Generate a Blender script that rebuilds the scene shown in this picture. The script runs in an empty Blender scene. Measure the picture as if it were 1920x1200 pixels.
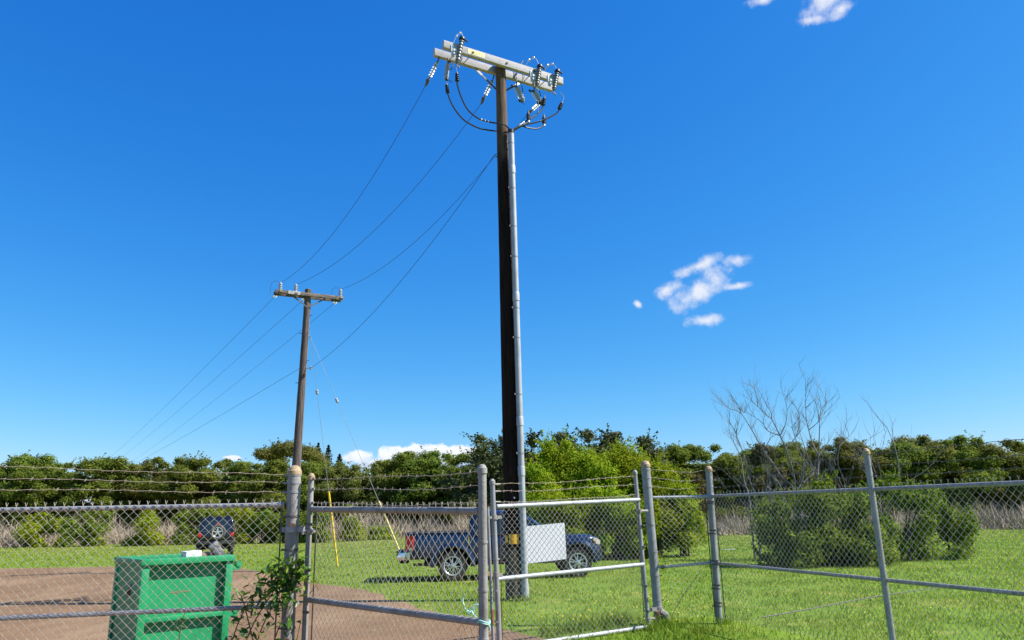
import bpy, bmesh, math, random
import numpy as np
from mathutils import Vector, Matrix, noise as mnoise

scene = bpy.context.scene
COL = scene.collection
rad = math.radians

# ------------------------------------------------------------------ camera
cam_data = bpy.data.cameras.new('camera')
cam = bpy.data.objects.new('camera', cam_data)
COL.objects.link(cam)
scene.camera = cam
cam_data.sensor_width = 36.0
cam_data.lens = 36.0 * 1400.0 / 1920.0
cam_data.clip_start = 0.1
cam_data.clip_end = 5000.0
PITCH, ROLL = rad(14.6), 0.0225
_R = Vector((1, 0, 0)); _U = Vector((0, -math.sin(PITCH), math.cos(PITCH))); _F = Vector((0, math.cos(PITCH), math.sin(PITCH)))
_R2 = math.cos(ROLL) * _R - math.sin(ROLL) * _U
_U2 = math.sin(ROLL) * _R + math.cos(ROLL) * _U
m = Matrix((_R2, _U2, -_F)).transposed().to_4x4()
m.translation = Vector((0, 0, 1.65))
cam.matrix_world = m

# ------------------------------------------------------------------ sun and sky
SUN_EL, SUN_AZ = rad(47.0), rad(-7.0)            # azimuth measured from +X towards +Y
to_sun = Vector((math.cos(SUN_EL) * math.cos(SUN_AZ), math.cos(SUN_EL) * math.sin(SUN_AZ), math.sin(SUN_EL)))
sun_data = bpy.data.lights.new('sun', 'SUN')
sun_data.energy = 5.0
sun_data.angle = rad(0.5)
sun_data.color = (1.0, 0.96, 0.90)
sun = bpy.data.objects.new('sun', sun_data)
COL.objects.link(sun)
sun.rotation_mode = 'QUATERNION'
sun.rotation_quaternion = to_sun.to_track_quat('Z', 'Y')
sun.location = (30, 0, 40)

SKY_STRENGTH = 0.10
SKY_TONE = ((0.105, 1.894), (0.629, 1.0), (2.118, 0.513))     # gain and power per channel: the phone's vivid blue
CLOUD_LEVEL = 5.2
scene.view_settings.view_transform = 'Standard'
scene.view_settings.look = 'None'
scene.view_settings.exposure = 0.9
scene.view_settings.gamma = 1.0
scene.view_settings.use_curve_mapping = False

WISPS = [(0.2571, 0.2794, 0.0436, 0.0149, 28), (0.2781, 0.2947, 0.0198, 0.0162, 0), (0.2137, 0.2846, 0.0183, 0.0088, 25),
         (0.2586, 0.3112, 0.0319, 0.0081, 15), (0.3092, 0.314, 0.0178, 0.0081, 0), (0.3064, 0.2807, 0.0211, 0.0047, 0),
         (0.2578, 0.2398, 0.0223, 0.0074, 0), (0.1737, 0.2685, 0.0042, 0.0062, 40), (0.4640, 0.6000, 0.0330, 0.0150, 20),
         (0.4413, 0.5816, 0.0178, 0.0061, 0), (0.3797, 0.618, 0.0199, 0.0054, 0), (0.4800, 0.5850, 0.0150, 0.010, 0)]
BANK = [(-0.137, 0.0653, 0.0846, 0.0176, 0), (-0.2022, 0.0762, 0.0244, 0.0095, 0), (-0.1579, 0.0806, 0.0298, 0.0101, 0),
        (-0.1164, 0.0829, 0.0407, 0.0101, 0), (-0.073, 0.0809, 0.0339, 0.0108, 0), (-0.0253, 0.0703, 0.0406, 0.0095, 0),
        (0.1737, 0.0704, 0.0102, 0.0047, 0), (-0.3565, 0.075, 0.0122, 0.0034, 0), (-0.3964, 0.0697, 0.0095, 0.0054, 0)]

world = bpy.data.worlds.new('World')
scene.world = world
world.use_nodes = True
wt = world.node_tree
wt.nodes.clear()


def wn(kind, **kw):
    nd = wt.nodes.new(kind)
    for k, v in kw.items():
        setattr(nd, k, v)
    return nd


def wl(a, b):
    wt.links.new(a, b)


def wmath(op, a, b=None, c=None, clamp=False):
    nd = wn('ShaderNodeMath', operation=op, use_clamp=clamp)
    for i, v in enumerate((a, b, c)):
        if v is None:
            continue
        if isinstance(v, (int, float)):
            nd.inputs[i].default_value = v
        else:
            wl(v, nd.inputs[i])
    return nd.outputs[0]


sky = wn('ShaderNodeTexSky', sky_type='NISHITA', sun_disc=False)
sky.sun_elevation = SUN_EL
sky.sun_rotation = math.pi / 2 - SUN_AZ
sky.altitude = 50
sky.air_density = 1.0
sky.dust_density = 0.25
sky.ozone_density = 2.0
ssep = wn('ShaderNodeSeparateColor')
wl(sky.outputs[0], ssep.inputs[0])
chan = [wmath('MULTIPLY', wmath('POWER', ssep.outputs[i], SKY_TONE[i][1]), SKY_TONE[i][0]) for i in range(3)]
chan[0] = wmath('MINIMUM', chan[0], chan[1])
scol = wn('ShaderNodeCombineColor')
for i in range(3):
    wl(chan[i], scol.inputs[i])
tc = wn('ShaderNodeTexCoord')
nrm = wn('ShaderNodeVectorMath', operation='NORMALIZE')
wl(tc.outputs['Generated'], nrm.inputs[0])
sep = wn('ShaderNodeSeparateXYZ')
wl(nrm.outputs[0], sep.inputs[0])
az = wmath('ARCTAN2', sep.outputs[0], sep.outputs[1])
el = wmath('ARCSINE', sep.outputs[2])
uvn = wn('ShaderNodeCombineXYZ')
wl(az, uvn.inputs[0]); wl(el, uvn.inputs[1])
uv = uvn.outputs[0]


def blob_field(blobs, k):
    acc = None
    for (u, v, ru, rv, deg) in blobs:
        sb = wn('ShaderNodeVectorMath', operation='SUBTRACT')
        wl(uv, sb.inputs[0]); sb.inputs[1].default_value = (u, v, 0)
        o = sb.outputs[0]
        if deg:
            vr = wn('ShaderNodeVectorRotate', rotation_type='Z_AXIS')
            wl(o, vr.inputs['Vector']); vr.inputs['Angle'].default_value = -rad(deg)
            o = vr.outputs[0]
        ml = wn('ShaderNodeVectorMath', operation='MULTIPLY')
        wl(o, ml.inputs[0]); ml.inputs[1].default_value = (1 / ru, 1 / rv, 0)
        ln = wn('ShaderNodeVectorMath', operation='LENGTH')
        wl(ml.outputs[0], ln.inputs[0])
        d = wmath('SUBTRACT', 1.0, ln.outputs['Value'])
        acc = d if acc is None else wmath('SMOOTH_MAX', acc, d, k)
    return acc


def wnoise(scale, detail, rough, off=(0, 0, 0), sx=1.0, sy=1.0):
    mp = wn('ShaderNodeMapping')
    wl(uv, mp.inputs['Vector'])
    mp.inputs['Location'].default_value = off
    mp.inputs['Scale'].default_value = (sx, sy, 1)
    nz = wn('ShaderNodeTexNoise', noise_dimensions='3D')
    nz.inputs['Scale'].default_value = scale
    nz.inputs['Detail'].default_value = detail
    nz.inputs['Roughness'].default_value = rough
    wl(mp.outputs[0], nz.inputs['Vector'])
    return nz.outputs[0]


def smooth(v, lo, hi):
    mr = wn('ShaderNodeMapRange', interpolation_type='SMOOTHSTEP')
    wl(v, mr.inputs['Value'])
    mr.inputs['From Min'].default_value = lo
    mr.inputs['From Max'].default_value = hi
    return mr.outputs[0]


n1 = wnoise(42, 9, 0.62)
w_mask = wmath('ADD', wmath('MULTIPLY', blob_field(WISPS, 0.2), 0.85), wmath('MULTIPLY_ADD', n1, 2.3, -1.08))
w_alpha = wmath('MULTIPLY', smooth(w_mask, -0.25, 1.05), 0.97)
n2 = wnoise(70, 7, 0.55, (3, 1, 0))
b_mask = wmath('ADD', blob_field(BANK, 0.2), wmath('MULTIPLY_ADD', n2, 1.7, -0.80))
b_alpha = wmath('MULTIPLY', smooth(b_mask, 0.0, 0.42), 0.95)
n3 = wnoise(55, 5, 0.55, (1, 7, 0))
shade = wmath('ADD', smooth(el, 0.052, 0.083), wmath('MULTIPLY_ADD', n3, 1.4, -0.75))
b_col = wn('ShaderNodeMix', data_type='RGBA')
wl(wmath('MULTIPLY', shade, 1.0, clamp=True), b_col.inputs['Factor'])
b_col.inputs['A'].default_value = (0.46 * CLOUD_LEVEL, 0.62 * CLOUD_LEVEL, 0.95 * CLOUD_LEVEL, 1)
b_col.inputs['B'].default_value = (1.05 * CLOUD_LEVEL, 1.08 * CLOUD_LEVEL, 1.12 * CLOUD_LEVEL, 1)
mx1 = wn('ShaderNodeMix', data_type='RGBA')
wl(w_alpha, mx1.inputs['Factor'])
mx1.inputs['B'].default_value = (0.88 * CLOUD_LEVEL, 0.92 * CLOUD_LEVEL, 1.02 * CLOUD_LEVEL, 1)
mx2 = wn('ShaderNodeMix', data_type='RGBA')
wl(b_alpha, mx2.inputs['Factor'])
wl(scol.outputs[0], mx1.inputs['A'])
wl(mx1.outputs['Result'], mx2.inputs['A'])
wl(b_col.outputs['Result'], mx2.inputs['B'])
bg = wn('ShaderNodeBackground')
bg.inputs['Strength'].default_value = SKY_STRENGTH
wl(mx2.outputs['Result'], bg.inputs['Color'])
wo = wn('ShaderNodeOutputWorld')
wl(bg.outputs[0], wo.inputs[0])

# ------------------------------------------------------------------ materials


def mat(name, col, rough=0.6, metal=0.0, col2=None, scale=6.0, stretch=(1, 1, 1), bump=0.0, bscale=60.0,
        lo=0.35, hi=0.65, spec=0.5, coat=0.0, detail=6.0, island=0.0):
    mt = bpy.data.materials.new(name)
    mt.use_nodes = True
    t = mt.node_tree
    p = t.nodes['Principled BSDF']
    p.inputs['Roughness'].default_value = rough
    p.inputs['Metallic'].default_value = metal
    p.inputs['Specular IOR Level'].default_value = spec
    p.inputs['Coat Weight'].default_value = coat
    p.inputs['Coat Roughness'].default_value = 0.04
    p.inputs['Base Color'].default_value = (*col, 1)
    if col2 is None:
        col2 = tuple(c * 0.75 for c in col)
    co = t.nodes.new('ShaderNodeTexCoord')
    mp = t.nodes.new('ShaderNodeMapping')
    mp.inputs['Scale'].default_value = stretch
    t.links.new(co.outputs['Object'], mp.inputs['Vector'])
    nz = t.nodes.new('ShaderNodeTexNoise')
    nz.inputs['Scale'].default_value = scale
    nz.inputs['Detail'].default_value = detail
    nz.inputs['Roughness'].default_value = 0.65
    t.links.new(mp.outputs[0], nz.inputs['Vector'])
    mr = t.nodes.new('ShaderNodeMapRange')
    mr.inputs['From Min'].default_value = lo
    mr.inputs['From Max'].default_value = hi
    t.links.new(nz.outputs[0], mr.inputs['Value'])
    mx = t.nodes.new('ShaderNodeMix')
    mx.data_type = 'RGBA'
    mx.inputs['A'].default_value = (*col, 1)
    mx.inputs['B'].default_value = (*col2, 1)
    t.links.new(mr.outputs[0], mx.inputs['Factor'])
    t.links.new(mx.outputs['Result'], p.inputs['Base Color'])
    if bump:
        n2_ = t.nodes.new('ShaderNodeTexNoise')
        n2_.inputs['Scale'].default_value = bscale
        n2_.inputs['Detail'].default_value = 5
        t.links.new(mp.outputs[0], n2_.inputs['Vector'])
        bp = t.nodes.new('ShaderNodeBump')
        bp.inputs['Strength'].default_value = bump
        bp.inputs['Distance'].default_value = 0.02
        t.links.new(n2_.outputs[0], bp.inputs['Height'])
        t.links.new(bp.outputs[0], p.inputs['Normal'])
    return mt


def leaf_mat(name, cols, trans=0.35, rough=0.5, obj_var=0.12, spec=0.12):
    """cols: 3-4 leaf colours spread over the leaves at random."""
    mt = bpy.data.materials.new(name)
    mt.use_nodes = True
    t = mt.node_tree
    t.nodes.clear()
    geo = t.nodes.new('ShaderNodeNewGeometry')
    oi = t.nodes.new('ShaderNodeObjectInfo')
    rp = t.nodes.new('ShaderNodeValToRGB')
    rp.color_ramp.interpolation = 'LINEAR'
    els = rp.color_ramp.elements
    while len(els) < len(cols):
        els.new(0.5)
    for i, c in enumerate(cols):
        els[i].position = i / (len(cols) - 1)
        els[i].color = (*c, 1)
    co = t.nodes.new('ShaderNodeTexCoord')
    nz = t.nodes.new('ShaderNodeTexNoise')
    nz.inputs['Scale'].default_value = 0.9
    nz.inputs['Detail'].default_value = 3
    t.links.new(co.outputs['Object'], nz.inputs['Vector'])
    a = t.nodes.new('ShaderNodeMath'); a.operation = 'MULTIPLY_ADD'
    t.links.new(geo.outputs['Random Per Island'], a.inputs[0])
    a.inputs[1].default_value = 0.55
    a2 = t.nodes.new('ShaderNodeMath'); a2.operation = 'MULTIPLY_ADD'
    t.links.new(nz.outputs[0], a2.inputs[0]); a2.inputs[1].default_value = 0.9; a2.inputs[2].default_value = -0.22
    t.links.new(a2.outputs[0], a.inputs[2])
    t.links.new(a.outputs[0], rp.inputs[0])
    hsv = t.nodes.new('ShaderNodeHueSaturation')
    b = t.nodes.new('ShaderNodeMath'); b.operation = 'MULTIPLY_ADD'
    t.links.new(oi.outputs['Random'], b.inputs[0]); b.inputs[1].default_value = obj_var * 2; b.inputs[2].default_value = 1 - obj_var
    t.links.new(b.outputs[0], hsv.inputs['Value'])
    h = t.nodes.new('ShaderNodeMath'); h.operation = 'MULTIPLY_ADD'
    t.links.new(oi.outputs['Random'], h.inputs[0]); h.inputs[1].default_value = 0.03; h.inputs[2].default_value = 0.485
    t.links.new(h.outputs[0], hsv.inputs['Hue'])
    t.links.new(rp.outputs[0], hsv.inputs['Color'])
    p = t.nodes.new('ShaderNodeBsdfPrincipled')
    p.inputs['Roughness'].default_value = rough
    p.inputs['Specular IOR Level'].default_value = spec
    t.links.new(hsv.outputs[0], p.inputs['Base Color'])
    tr = t.nodes.new('ShaderNodeBsdfTranslucent')
    t.links.new(hsv.outputs[0], tr.inputs['Color'])
    ms = t.nodes.new('ShaderNodeMixShader')
    ms.inputs[0].default_value = trans
    t.links.new(p.outputs[0], ms.inputs[1])
    t.links.new(tr.outputs[0], ms.inputs[2])
    out = t.nodes.new('ShaderNodeOutputMaterial')
    t.links.new(ms.outputs[0], out.inputs[0])
    return mt


GALV = mat('galvanised_steel', (0.30, 0.30, 0.31), 0.55, 0.15, (0.20, 0.195, 0.19), 9, (1, 1, .6), 0.15, 90)
GALV_OLD = mat('weathered_galvanised', (0.31, 0.295, 0.275), 0.65, 0.1, (0.185, 0.165, 0.14), 7, (1, 1, .5), 0.25, 80)
GALV_NEW = mat('bright_galvanised', (0.40, 0.41, 0.43), 0.55, 0.1, (0.30, 0.31, 0.325), 8, (1, 1, .4))
RUST = mat('rusty_steel', (0.30, 0.20, 0.11), 0.8, 0.0, (0.16, 0.075, 0.035), 22, bump=0.3)
RUST_RED = mat('red_rust', (0.17, 0.055, 0.03), 0.85, 0.0, (0.26, 0.13, 0.07), 26, bump=0.3)
CAPTAN = mat('tarnished_cap', (0.42, 0.31, 0.18), 0.7, 0.0, (0.26, 0.17, 0.09), 18, bump=0.2)
LINK = mat('chain_link_wire', (0.56, 0.50, 0.41), 0.5, 0.0, (0.42, 0.36, 0.27), 14)
LINK_GREY = mat('chain_link_wire_grey', (0.46, 0.44, 0.40), 0.5, 0.0, (0.32, 0.30, 0.26), 14)
BARB = mat('barbed_wire', (0.36, 0.31, 0.24), 0.7, 0.1, (0.24, 0.18, 0.12), 20)
STRIP = mat('dark_fittings', (0.09, 0.085, 0.08), 0.6, 0.3, (0.14, 0.12, 0.10), 20)
BLACKRUB = mat('black_rubber', (0.012, 0.012, 0.013), 0.45, 0.0, (0.02, 0.02, 0.02), 12)
CABLE = mat('black_cable', (0.013, 0.013, 0.014), 0.32, 0.0, (0.02, 0.02, 0.02), 12)
WIRE = mat('line_wire', (0.05, 0.06, 0.08), 0.5, 0.5, (0.05, 0.055, 0.07), 5)
STRAND = mat('steel_strand', (0.30, 0.31, 0.32), 0.5, 0.4)
PORC = mat('grey_porcelain', (0.36, 0.39, 0.40), 0.3, 0.0, (0.28, 0.30, 0.31), 9)
POLY = mat('dark_grey_polymer', (0.13, 0.15, 0.15), 0.4, 0.0, (0.09, 0.10, 0.10), 9)
PORC_WHITE = mat('pale_insulator', (0.58, 0.62, 0.66), 0.25, 0.0, (0.60, 0.64, 0.68), 9)
BRIGHT = mat('bright_tinned_metal', (0.62, 0.65, 0.68), 0.35, 0.6)
ARM_NEW = mat('pale_crossarm_wood', (0.49, 0.46, 0.46), 0.85, 0.0, (0.37, 0.345, 0.34), 5, (1, 1, 6), 0.3, 40)
ARM_OLD = mat('weathered_crossarm_wood', (0.075, 0.058, 0.046), 0.9, 0.0, (0.22, 0.185, 0.155), 4, (1, 1, 5), 0.5, 40)
YELLOW = mat('yellow_plastic', (0.80, 0.56, 0.02), 0.45, 0.0, (0.72, 0.47, 0.02), 5)
GUARD_PALE = mat('faded_yellow_plastic', (0.74, 0.56, 0.22), 0.55, 0.0, (0.66, 0.50, 0.24), 6)
TAGY = mat('orange_yellow_band', (0.86, 0.43, 0.004), 0.5, 0.0, (0.74, 0.35, 0.005), 8)
PLATE = mat('pale_yellow_plate', (0.60, 0.56, 0.36), 0.6, 0.0, (0.52, 0.47, 0.28), 30)
PLATE_MARK = mat('yellow_plate_marks', (0.66, 0.56, 0.07), 0.6, 0.0)
SIGNW = mat('white_sign_sheet', (0.56, 0.57, 0.60), 0.6, 0.0, (0.52, 0.53, 0.56), 3)
ROPE = mat('teal_rope', (0.22, 0.56, 0.46), 0.7, 0.0, (0.42, 0.66, 0.56), 60)
ROPE_PALE = ROPE
GREENP = mat('green_bin_paint', (0.002, 0.265, 0.086), 0.5, 0.0, (0.004, 0.21, 0.070), 3, bump=0.08, bscale=14)
GREEND = mat('scuffed_paint', (0.20, 0.20, 0.08), 0.7)
NAVY = mat('navy_car_paint', (0.008, 0.021, 0.062), 0.2, 0.2, (0.0065, 0.017, 0.050), 1.5, coat=0.8)
NAVY_DARK = mat('black_blue_paint', (0.005, 0.007, 0.014), 0.28, 0.1, (0.004, 0.005, 0.010), 2, coat=0.8)
TRIM = mat('black_trim', (0.02, 0.02, 0.021), 0.55, 0.0, (0.03, 0.03, 0.03), 8)
RAILCAP = mat('grey_bed_cap', (0.10, 0.10, 0.105), 0.6, 0.0, (0.08, 0.08, 0.08), 6)
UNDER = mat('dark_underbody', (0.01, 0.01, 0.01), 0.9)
GLASS = mat('dark_car_glass', (0.012, 0.018, 0.018), 0.05, 0.0, (0.014, 0.022, 0.020), 2, spec=0.9)
GLASS_GREEN = mat('greenish_car_glass', (0.05, 0.10, 0.085), 0.05, 0.0, (0.03, 0.06, 0.05), 5, spec=0.9)
REDL = mat('red_lamp', (0.55, 0.012, 0.015), 0.18, 0.0, (0.42, 0.01, 0.012), 10, coat=0.6)
CLEARL = mat('clear_lamp', (0.62, 0.60, 0.58), 0.12, 0.2, (0.45, 0.40, 0.36), 22, coat=0.8)
AMBER = mat('amber_lamp', (0.7, 0.2, 0.02), 0.2)
CHROME = mat('chrome', (0.75, 0.77, 0.80), 0.12, 1.0, (0.7, 0.72, 0.75), 3)
ALLOY = mat('silver_alloy', (0.62, 0.63, 0.64), 0.32, 0.6, (0.52, 0.53, 0.54), 6)
TYRE = mat('dusty_tyre', (0.07, 0.06, 0.052), 0.85, 0.0, (0.045, 0.04, 0.037), 10, bump=0.3, bscale=50)
BAGB = mat('black_bin_bag', (0.02, 0.02, 0.022), 0.25, 0.0, (0.035, 0.035, 0.038), 9, bump=0.8, bscale=18)
BAGG = mat('grey_scrap_sheet', (0.06, 0.058, 0.06), 0.45, 0.0, (0.18, 0.17, 0.17), 16, bump=0.8, bscale=30)
CARTON = mat('white_carton', (0.62, 0.66, 0.66), 0.7, 0.0, (0.5, 0.54, 0.54), 12)
BROWNC = mat('brown_cardboard', (0.30, 0.20, 0.12), 0.85, 0.0, (0.24, 0.15, 0.09), 12)
BARK = mat('grey_brown_bark', (0.11, 0.085, 0.065), 0.9, 0.0, (0.06, 0.045, 0.035), 6, (1, 1, .3), 0.5, 30)
BARK_PALE = mat('pale_bare_bark', (0.22, 0.205, 0.19), 0.85, 0.0, (0.12, 0.11, 0.10), 5, (1, 1, .3))
TWIG = mat('dry_grey_twigs', (0.36, 0.28, 0.19), 0.9, 0.0, (0.25, 0.20, 0.14), 1.2)
STRAW = mat('dry_straw', (0.42, 0.31, 0.14), 0.85, 0.0, (0.32, 0.23, 0.11), 8)
VSTEM = mat('vine_stem', (0.13, 0.10, 0.045), 0.7, 0.0, (0.08, 0.09, 0.03), 14)
VLEAF = leaf_mat('vine_leaf', [(0.018, 0.055, 0.010), (0.05, 0.13, 0.018), (0.12, 0.24, 0.03), (0.26, 0.34, 0.05)], 0.3, 0.32, 0.0, 0.5)
FLOWER = mat('yellow_petals', (0.75, 0.60, 0.03), 0.6)
HEDGE = leaf_mat('dark_tree_leaf', [(0.070, 0.105, 0.016), (0.125, 0.170, 0.022), (0.18, 0.215, 0.030), (0.23, 0.24, 0.038)], 0.45, 0.8, 0.15)
OLIVE = leaf_mat('olive_tree_leaf', [(0.080, 0.098, 0.020), (0.140, 0.155, 0.030), (0.19, 0.195, 0.042), (0.23, 0.215, 0.058)], 0.45, 0.8, 0.15)
GREYG = leaf_mat('grey_green_leaf', [(0.045, 0.058, 0.020), (0.085, 0.098, 0.034), (0.13, 0.135, 0.05)], 0.2, 0.6, 0.1)
PINE = leaf_mat('dark_conifer_needle', [(0.010, 0.026, 0.016), (0.018, 0.040, 0.024), (0.03, 0.055, 0.03)], 0.1, 0.7, 0.1)
LIME = leaf_mat('bright_shrub_leaf', [(0.075, 0.14, 0.008), (0.175, 0.26, 0.011), (0.30, 0.355, 0.014), (0.42, 0.40, 0.022)], 0.45, 0.8, 0.14)
DENSE = leaf_mat('dense_bush_leaf', [(0.045, 0.09, 0.008), (0.105, 0.175, 0.012), (0.18, 0.24, 0.018), (0.32, 0.32, 0.025)], 0.36, 0.7, 0.1)
BRONZE = leaf_mat('bronze_leaf', [(0.05, 0.05, 0.015), (0.10, 0.085, 0.022), (0.14, 0.13, 0.03)], 0.3, 0.6, 0.1)


def pole_wood(name, dark, mid, top_col, top_z, butt_col, butt_z):
    """Creosoted pole: dark shaft, paler weathered head and butt, vertical checks."""
    mt = bpy.data.materials.new(name)
    mt.use_nodes = True
    t = mt.node_tree
    p = t.nodes['Principled BSDF']
    p.inputs['Roughness'].default_value = 0.85
    p.inputs['Specular IOR Level'].default_value = 0.12
    co = t.nodes.new('ShaderNodeTexCoord')
    mp = t.nodes.new('ShaderNodeMapping'); mp.inputs['Scale'].default_value = (9, 9, 0.55)
    t.links.new(co.outputs['Object'], mp.inputs[0])
    nz = t.nodes.new('ShaderNodeTexNoise'); nz.inputs['Scale'].default_value = 2.4; nz.inputs['Detail'].default_value = 8
    nz.inputs['Roughness'].default_value = 0.7
    t.links.new(mp.outputs[0], nz.inputs['Vector'])
    sx = t.nodes.new('ShaderNodeSeparateXYZ'); t.links.new(co.outputs['Object'], sx.inputs[0])
    nb = t.nodes.new('ShaderNodeTexNoise'); nb.inputs['Scale'].default_value = 3.0; nb.inputs['Detail'].default_value = 4
    t.links.new(co.outputs['Object'], nb.inputs['Vector'])
    jit = t.nodes.new('ShaderNodeMath'); jit.operation = 'MULTIPLY_ADD'
    t.links.new(nb.outputs[0], jit.inputs[0]); jit.inputs[1].default_value = 1.6; t.links.new(sx.outputs[2], jit.inputs[2])

    def ramp(v, lo, hi):
        r = t.nodes.new('ShaderNodeMapRange'); r.inputs['From Min'].default_value = lo; r.inputs['From Max'].default_value = hi
        t.links.new(v, r.inputs['Value']); return r.outputs[0]

    def mix(f, a, b):
        x = t.nodes.new('ShaderNodeMix'); x.data_type = 'RGBA'; t.links.new(f, x.inputs['Factor'])
        for k, v in (('A', a), ('B', b)):
            if isinstance(v, tuple):
                x.inputs[k].default_value = (*v, 1)
            else:
                t.links.new(v, x.inputs[k])
        return x.outputs['Result']
    f = ramp(nz.outputs[0], 0.38, 0.66)
    c = mix(f, dark, mid)
    ct = mix(f, top_col, tuple(q * 0.45 for q in top_col))
    cb = mix(f, butt_col, tuple(q * 0.5 for q in butt_col))
    jt2 = t.nodes.new('ShaderNodeMath'); jt2.operation = 'MULTIPLY_ADD'
    t.links.new(nz.outputs[0], jt2.inputs[0]); jt2.inputs[1].default_value = 2.6; t.links.new(jit.outputs[0], jt2.inputs[2])
    c = mix(ramp(jt2.outputs[0], top_z + 1.5, top_z + 2.6), c, ct)
    c = mix(ramp(jit.outputs[0], butt_z + 0.72, butt_z + 0.88), cb, c)
    t.links.new(c, p.inputs['Base Color'])
    bp = t.nodes.new('ShaderNodeBump'); bp.inputs['Strength'].default_value = 0.7; bp.inputs['Distance'].default_value = 0.03
    t.links.new(nz.outputs[0], bp.inputs['Height']); t.links.new(bp.outputs[0], p.inputs['Normal'])
    return mt


POLE_DARK = pole_wood('creosoted_pole_wood', (0.007, 0.0042, 0.003), (0.030, 0.015, 0.010), (0.16, 0.105, 0.068), 9.9, (0.15, 0.115, 0.085), 0.85)
POLE_GREY = pole_wood('weathered_pole_wood', (0.065, 0.048, 0.040), (0.165, 0.135, 0.118), (0.30, 0.26, 0.22), 40, (0.2, 0.16, 0.12), -5)



def add_patches(mt, col, scale, lo, hi, stretch=(1, 1, 1), rough=None):
    """A second layer of wear with a shape of its own over the base colour."""
    t = mt.node_tree
    p = t.nodes['Principled BSDF']
    src = p.inputs['Base Color'].links[0].from_socket
    co = t.nodes.new('ShaderNodeTexCoord')
    mp = t.nodes.new('ShaderNodeMapping'); mp.inputs['Scale'].default_value = stretch; mp.inputs['Location'].default_value = (3.1, 1.7, 0.4)
    t.links.new(co.outputs['Object'], mp.inputs[0])
    nz = t.nodes.new('ShaderNodeTexNoise'); nz.inputs['Scale'].default_value = scale; nz.inputs['Detail'].default_value = 8; nz.inputs['Roughness'].default_value = 0.7
    t.links.new(mp.outputs[0], nz.inputs['Vector'])
    mr = t.nodes.new('ShaderNodeMapRange'); mr.inputs['From Min'].default_value = lo; mr.inputs['From Max'].default_value = hi
    t.links.new(nz.outputs[0], mr.inputs['Value'])
    mx = t.nodes.new('ShaderNodeMix'); mx.data_type = 'RGBA'
    t.links.new(mr.outputs[0], mx.inputs['Factor'])
    t.links.new(src, mx.inputs['A']); mx.inputs['B'].default_value = (*col, 1)
    t.links.new(mx.outputs['Result'], p.inputs['Base Color'])
    return mt


add_patches(GREENP, (0.16, 0.09, 0.045), 5.0, 0.66, 0.74, (1, 1, 2.5))
add_patches(GREENP, (0.012, 0.27, 0.11), 2.2, 0.55, 0.75, (1, 1, .35))
add_patches(GALV, (0.24, 0.15, 0.08), 6.0, 0.63, 0.78, (1, 1, .5))
add_patches(GALV_OLD, (0.25, 0.16, 0.09), 5.0, 0.60, 0.76, (1, 1, .5))
add_patches(ARM_NEW, (0.20, 0.18, 0.165), 3.0, 0.58, 0.72, (1, 1, 7))
add_patches(SIGNW, (0.40, 0.39, 0.37), 2.5, 0.60, 0.85)

# ------------------------------------------------------------------ mesh helpers


def norm(v):
    v = np.asarray(v, float)
    return v / max(np.linalg.norm(v), 1e-9)


def frame(d):
    d = norm(d)
    a = np.array([0, 0, 1.0]) if abs(d[2]) < 0.95 else np.array([1.0, 0, 0])
    s = norm(np.cross(d, a))
    return s, np.cross(s, d)


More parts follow.
